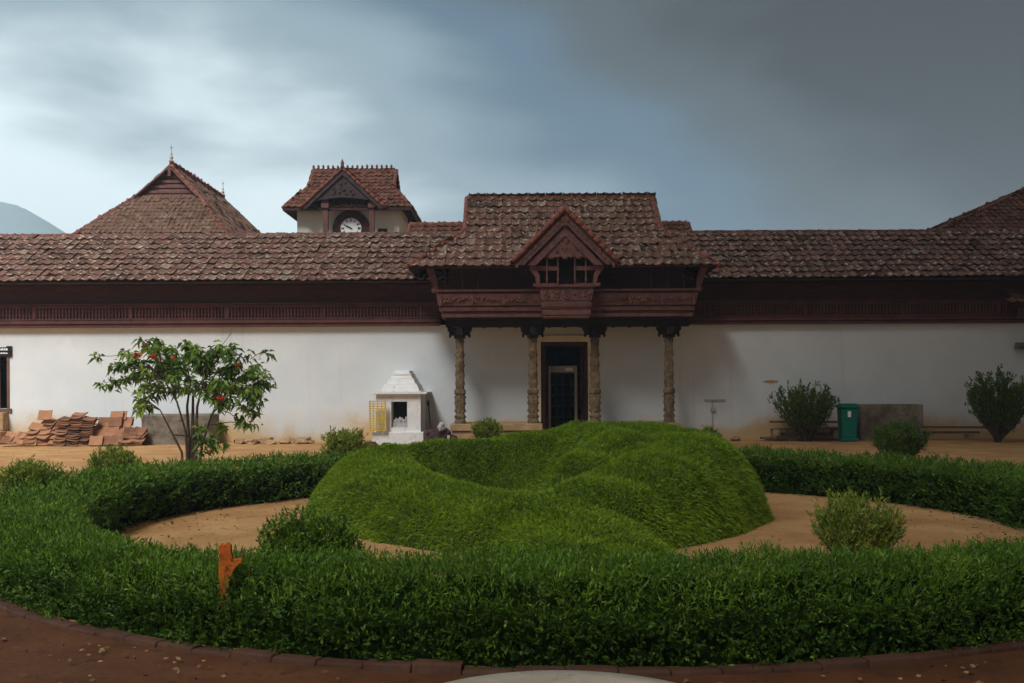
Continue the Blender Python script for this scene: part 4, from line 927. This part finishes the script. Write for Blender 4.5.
# bushes
def bush(label, x, y, z0, w_, h, m, nst, nleaf, ln, wd, seed, group=None, up=.5, name='bush', flat=.6):
    root = thing(name, label, 'bush', (x, y, z0), group); rr_ = random.Random(seed); ms_ = MB(); tips = []
    airy = flat > .8; nst = int(nst * (1.7 if airy else 3.2))
    for i in range(nst):
        while True:
            v3 = Vector((rr_.uniform(-1, 1), rr_.uniform(-1, 1), rr_.uniform(-.8, 1)))
            if .50 < v3.length < .90: break
        lump = 1 + .14 * math.sin(3 * math.atan2(v3.y, v3.x) + seed) + rr_.gauss(0, .05)
        tip = Vector((x + v3.x * w_ / 2 * lump, y + v3.y * w_ / 2 * lump, z0 + h * ((.67 + .30 * v3.z * lump) if airy else (.58 + .40 * v3.z * lump))))
        base = Vector((x + rr_.gauss(0, .03), y + rr_.gauss(0, .03), z0)); mid = base.lerp(tip, .5) + Vector((rr_.gauss(0, .03), rr_.gauss(0, .03), -.05 * h))
        ms_.tube([base, mid, tip], [.012 * h + .006, .008 * h + .003, .003], 5)
        for s in (.5, .66, .8, .92, 1.0):
            p_ = (base.lerp(mid, s * 2) if s < .5 else mid.lerp(tip, s * 2 - 1)); tips.append((p_, (tip - mid).normalized(), s))
            for e_ in range(2):
                d = Vector((rr_.gauss(0, 1), rr_.gauss(0, 1), rr_.gauss(.3, .7))).normalized(); tips.append((p_ + d * .09 * w_ * rr_.random(), ((tip - mid).normalized() + d).normalized(), s))
    ms_.build('stem', BARK, root)
    P = np.array([tuple(t_[0]) for t_ in tips]); D_ = np.array([tuple(t_[1]) for t_ in tips]) + np.array([0, 0, up]); n = len(P); k = max(6, int(nleaf * (1.5 if airy else 2.6) / n)); 
    v_, t_ = sprigs(P, D_, k, ln * 1.1, ln, wd, .35 + .35 * rng.random(n), .9)
    v_[:, :, 2] = np.maximum(v_[:, :, 2], .02); quads('foliage', v_, 4, t_, m, root); return root
bush('rounded bush rising from the hedge at the left edge', PX(28, 14.6), 14.6, .3, .95, .62, BUSH, 46, 3800, .065, .010, 1)
bush('small round yellow green bush behind the left hedge', PX(115, 18.6), 18.6, 0, .92, .92, BUSH, 44, 3600, .065, .011, 2)
bush('yellow green bush standing near the white shrine', PX(347, 24.5), 24.5, 0, 1.15, .95, BUSH, 44, 3200, .085, .014, 3)
bush('pale green plant growing in front of the left plinth', PX(487, 33.6), 33.6, 0, 1.0, .78, BUSH, 26, 1500, .11, .02, 4)
bush('low bush peeking over the mound right of the porch', PX(708, 27), 27, 0, .8, .78, BUSH, 26, 1500, .09, .016, 5)
bush('leafy shrub with bare stems in front of the plank pile', PX(807, 35.3), 35.3, 0, 2.25, 2.0, BUSHD, 60, 5200, .10, .022, 6, flat=.9)
bush('round clipped bush in front of the concrete tank', PX(900, 23.5), 23.5, .1, 1.25, 1.0, BUSHD, 50, 4200, .075, .013, 7)
bush('wispy round bush growing inside the ring at the right', PX(853, 11.0), 11.0, 0, 1.0, .78, BUSH, 60, 5200, .055, .008, 8)
bush('bushy shrub swelling from the inner side of the front hedge', PX(308, 8.95), 8.95, .05, .92, .84, HEDGE, 130, 16000, .042, .0085, 9)
bush('big dark leafy bush against the wall at the right edge', PX(998, 34.3), 34.3, 0, 2.3, 2.45, BUSHD, 70, 6500, .10, .024, 10, flat=.9)

# flowering tree
def tree():
    YT_ = 21.5; root = thing('flowering_tree', 'small multi stemmed tree with drooping leaves and red flowers before white wall', 'tree', (PX(195, YT_), YT_, 0)); rr_ = random.Random(8)
    S = YT_ / F
    def W(u, v, dy=0): return Vector((PX(u, YT_), YT_ + dy, PZ(v, YT_)))
    tr = MB(); tips = []
    stems = [[(186, 484), (187, 440), (184, 405), (186, 380)], [(184, 484), (183, 450), (172, 425), (165, 408)], [(190, 484), (191, 430), (190, 395), (200, 375)], [(195, 484), (197, 440), (200, 405), (208, 378)], [(197, 484), (200, 445), (208, 415), (222, 392)], [(188, 484), (187, 430), (180, 400), (168, 376)]]
    for i, s_ in enumerate(stems):
        P = [W(u, v, (j * .1) * (-1) ** i) for j, (u, v) in enumerate(s_)]; tr.tube(P, [.045, .038, .026, .016] if i in (0, 2, 3) else [.028, .024, .018, .012], 7)
        for k in range(7):
            st = P[2].lerp(P[3], k / 6) if k > 1 else P[1].lerp(P[2], .7); tips.append(st)
    ends = [(118, 366), (112, 384), (128, 350), (148, 340), (155, 336), (166, 346), (140, 362), (132, 398), (143, 407), (150, 390), (160, 372), (176, 352), (190, 350), (205, 352), (216, 347), (225, 343), (238, 352), (248, 366), (262, 372), (266, 385), (255, 398), (250, 410), (240, 395), (228, 380), (215, 368), (198, 370), (180, 376), (168, 388), (205, 385), (222, 402), (243, 384), (232, 362), (152, 352), (176, 366), (210, 358), (190, 388), (212, 396), (136, 372), (124, 378), (258, 384), (150, 375), (207, 430), (218, 442), (211, 448), (246, 420), (200, 352), (186, 344), (228, 370), (160, 360), (240, 374), (196, 360), (170, 374), (218, 386), (145, 385)]
    br = MB(); cent = []
    for (u, v) in ends:
        for rep in range(2):
            dy = rr_.uniform(-.75, .75) * (1 - ((u - 190) / 100) ** 2 * .6); e_ = W(u + rr_.uniform(-4, 4) * (rep + .5), v + rr_.uniform(-4, 4) * (rep + .5), dy)
            b_ = min(tips, key=lambda q_: (q_ - e_).length + (0 if q_.z < e_.z + .3 else 2)); mid = b_.lerp(e_, .5) + Vector((0, 0, .06)); br.tube([b_, mid, e_], [.014, .009, .004], 5); cent.append(e_)
            cent.append(mid.lerp(e_, .55) + Vector((rr_.gauss(0, .05), rr_.gauss(0, .05), .02)))
    br.tube([W(212, 352), W(222, 344), W(232, 331)], .006, 4); br.tube([W(250, 358), W(259, 352), W(268, 350)], .006, 4); br.tube([W(126, 352), W(112, 354), W(97, 354)], .006, 4)
    tr.build('trunk', BARK, root); br.build('branch', BARK, root)
    P = np.array([tuple(c) for c in cent] + [tuple(W(98, 354)), tuple(W(267, 351))]); n = len(P); k = 16
    B = np.repeat(P, k, 0) + rng.normal(size=(n * k, 3)) * .045; a = rng.uniform(0, 6.283, n * k)
    D_ = np.stack([np.cos(a), np.sin(a), rng.uniform(-1.3, .6, n * k)], 1)
    V_ = leaves(B, D_, .165 * rng.uniform(.6, 1.3, n * k), .030 * rng.uniform(.7, 1.3, n * k), .35); T = np.clip(np.repeat(rng.uniform(.15, .75, n), k) + rng.normal(0, .12, n * k), 0, 1)
    quads('foliage', V_, 4, T, TREEL, root)
    for (u, v, s_) in ((146, 353, .085), (166, 356, .07), (156, 346, .05), (185, 357, .05), (244, 364, .045), (231, 396, .075)):
        c = np.array(W(u, v, -.75 if 150 < u < 240 else -.45)); m_ = 60; d = unit(rng.normal(size=(m_, 3))); d[:, 2] *= .55; quads('flower', leaves(c + d * s_ * rng.uniform(.1, .6, (m_, 1)), d, s_ * .8 * rng.uniform(.5, 1.2, m_), s_ * .2), 4, rng.random(m_), FLOWER, root)
tree()

# rusty forked post in the front hedge
mb = MB(); Yp = 7.9
def W(u, v): return (PX(u, Yp), PZ(v, Yp))
mb.prismY([W(221, 615), W(219.5, 590), W(218, 572), W(218.8, 556), W(217.6, 545), W(220.5, 541.5), W(224, 542.6), W(227, 540.2), W(230.6, 543), W(231, 551), W(232.6, 557.5), W(237, 557), W(241.2, 555.8), W(242.4, 559), W(240.6, 562.6), W(236, 564.5), W(232.6, 571), W(229.6, 580), W(228.4, 592), W(227, 615)][::-1], Yp - .022, Yp + .022)
tag(mb.build('rusty_post', RUST, bevel=.008), 'rusty orange forked post stub sticking out of the front hedge', 'post')
# pale round stone top near the camera
mb = MB(); mb.lathe(.14, 2.96, [(.20, 0), (.24, .04), (.22, .1), (.12, .2), (.10, .5), (.13, .74), (.30, .84), (.50, .90), (.54, .93), (.545, .98), (.535, 1.0), (.46, 1.0), (.40, .97), (.1, .95)], 64)
tag(mb.build('stone_basin', DISC, smooth=True), 'pale round stone basin rim at the bottom edge before the hedge', 'basin')
# dry leaves on the foreground earth
n = 110; x_ = rng.uniform(-6, 5, n); y_ = rng.uniform(4.5, 8.2, n); ok = np.hypot(x_ - RC[0], y_ - RC[1]) > 7.2; P = np.stack([x_, y_, np.full(n, .026)], 1)[ok]; D_ = np.stack([rng.normal(size=len(P)), rng.normal(size=len(P)), rng.uniform(0, .3, len(P))], 1)
a = rng.uniform(0, 6.283, 520); r = 6.0 - np.abs(rng.normal(0, .7, 520)); P2 = np.stack([RC[0] + r * np.cos(a), RC[1] + r * np.sin(a), np.full(520, .028)], 1)
a = rng.uniform(-3.0, -.1, 260); r = 7.22 + np.abs(rng.normal(0, .35, 260)); P3 = np.stack([RC[0] + r * np.cos(a), RC[1] + r * np.sin(a), np.full(260, .04)], 1)
P = np.concatenate([P, P2, P3]); D_ = np.stack([rng.normal(size=len(P)), rng.normal(size=len(P)), rng.uniform(0, .3, len(P))], 1)
lo = quads('leaf_litter', leaves(P, D_, .045 * rng.uniform(.5, 1.5, len(P)), .014), 4, rng.random(len(P)), LITTER); tag(lo, 'dry brown leaves scattered on the red earth in front of hedge', 'leaf litter', kind='stuff')
n = 420; a = rng.uniform(0, 6.283, n); r = rng.uniform(2.5, 6.0, n); x_ = RC[0] + r * np.cos(a); y_ = RC[1] + r * np.sin(a); x2 = rng.uniform(-20, 20, 700); y2 = rng.uniform(22, 36, 700)
X_ = np.concatenate([x_, x2, rng.uniform(-6, 5, 300)]); Y_ = np.concatenate([y_, y2, rng.uniform(4.5, 8.3, 300)]); mb = MB()
for i in range(len(X_)):
    s = rng.uniform(.006, .022); mb.add([(X_[i] + s * dx, Y_[i] + s * dy, dz * s * .7 + .012) for dx, dy, dz in ((-1, -1, -1), (1, -.8, -1), (.9, 1, -1), (-.8, .9, -1), (0, 0, 1))], [(0, 1, 4), (1, 2, 4), (2, 3, 4), (3, 0, 4)]) if False else mb.blob((X_[i], Y_[i], .016), (s, s * .8, s * .5), i, 6, 4, .25)
tag(mb.build('pebbles', EARTH), 'small clods and pebbles scattered over the bare earth', 'pebbles', kind='stuff')
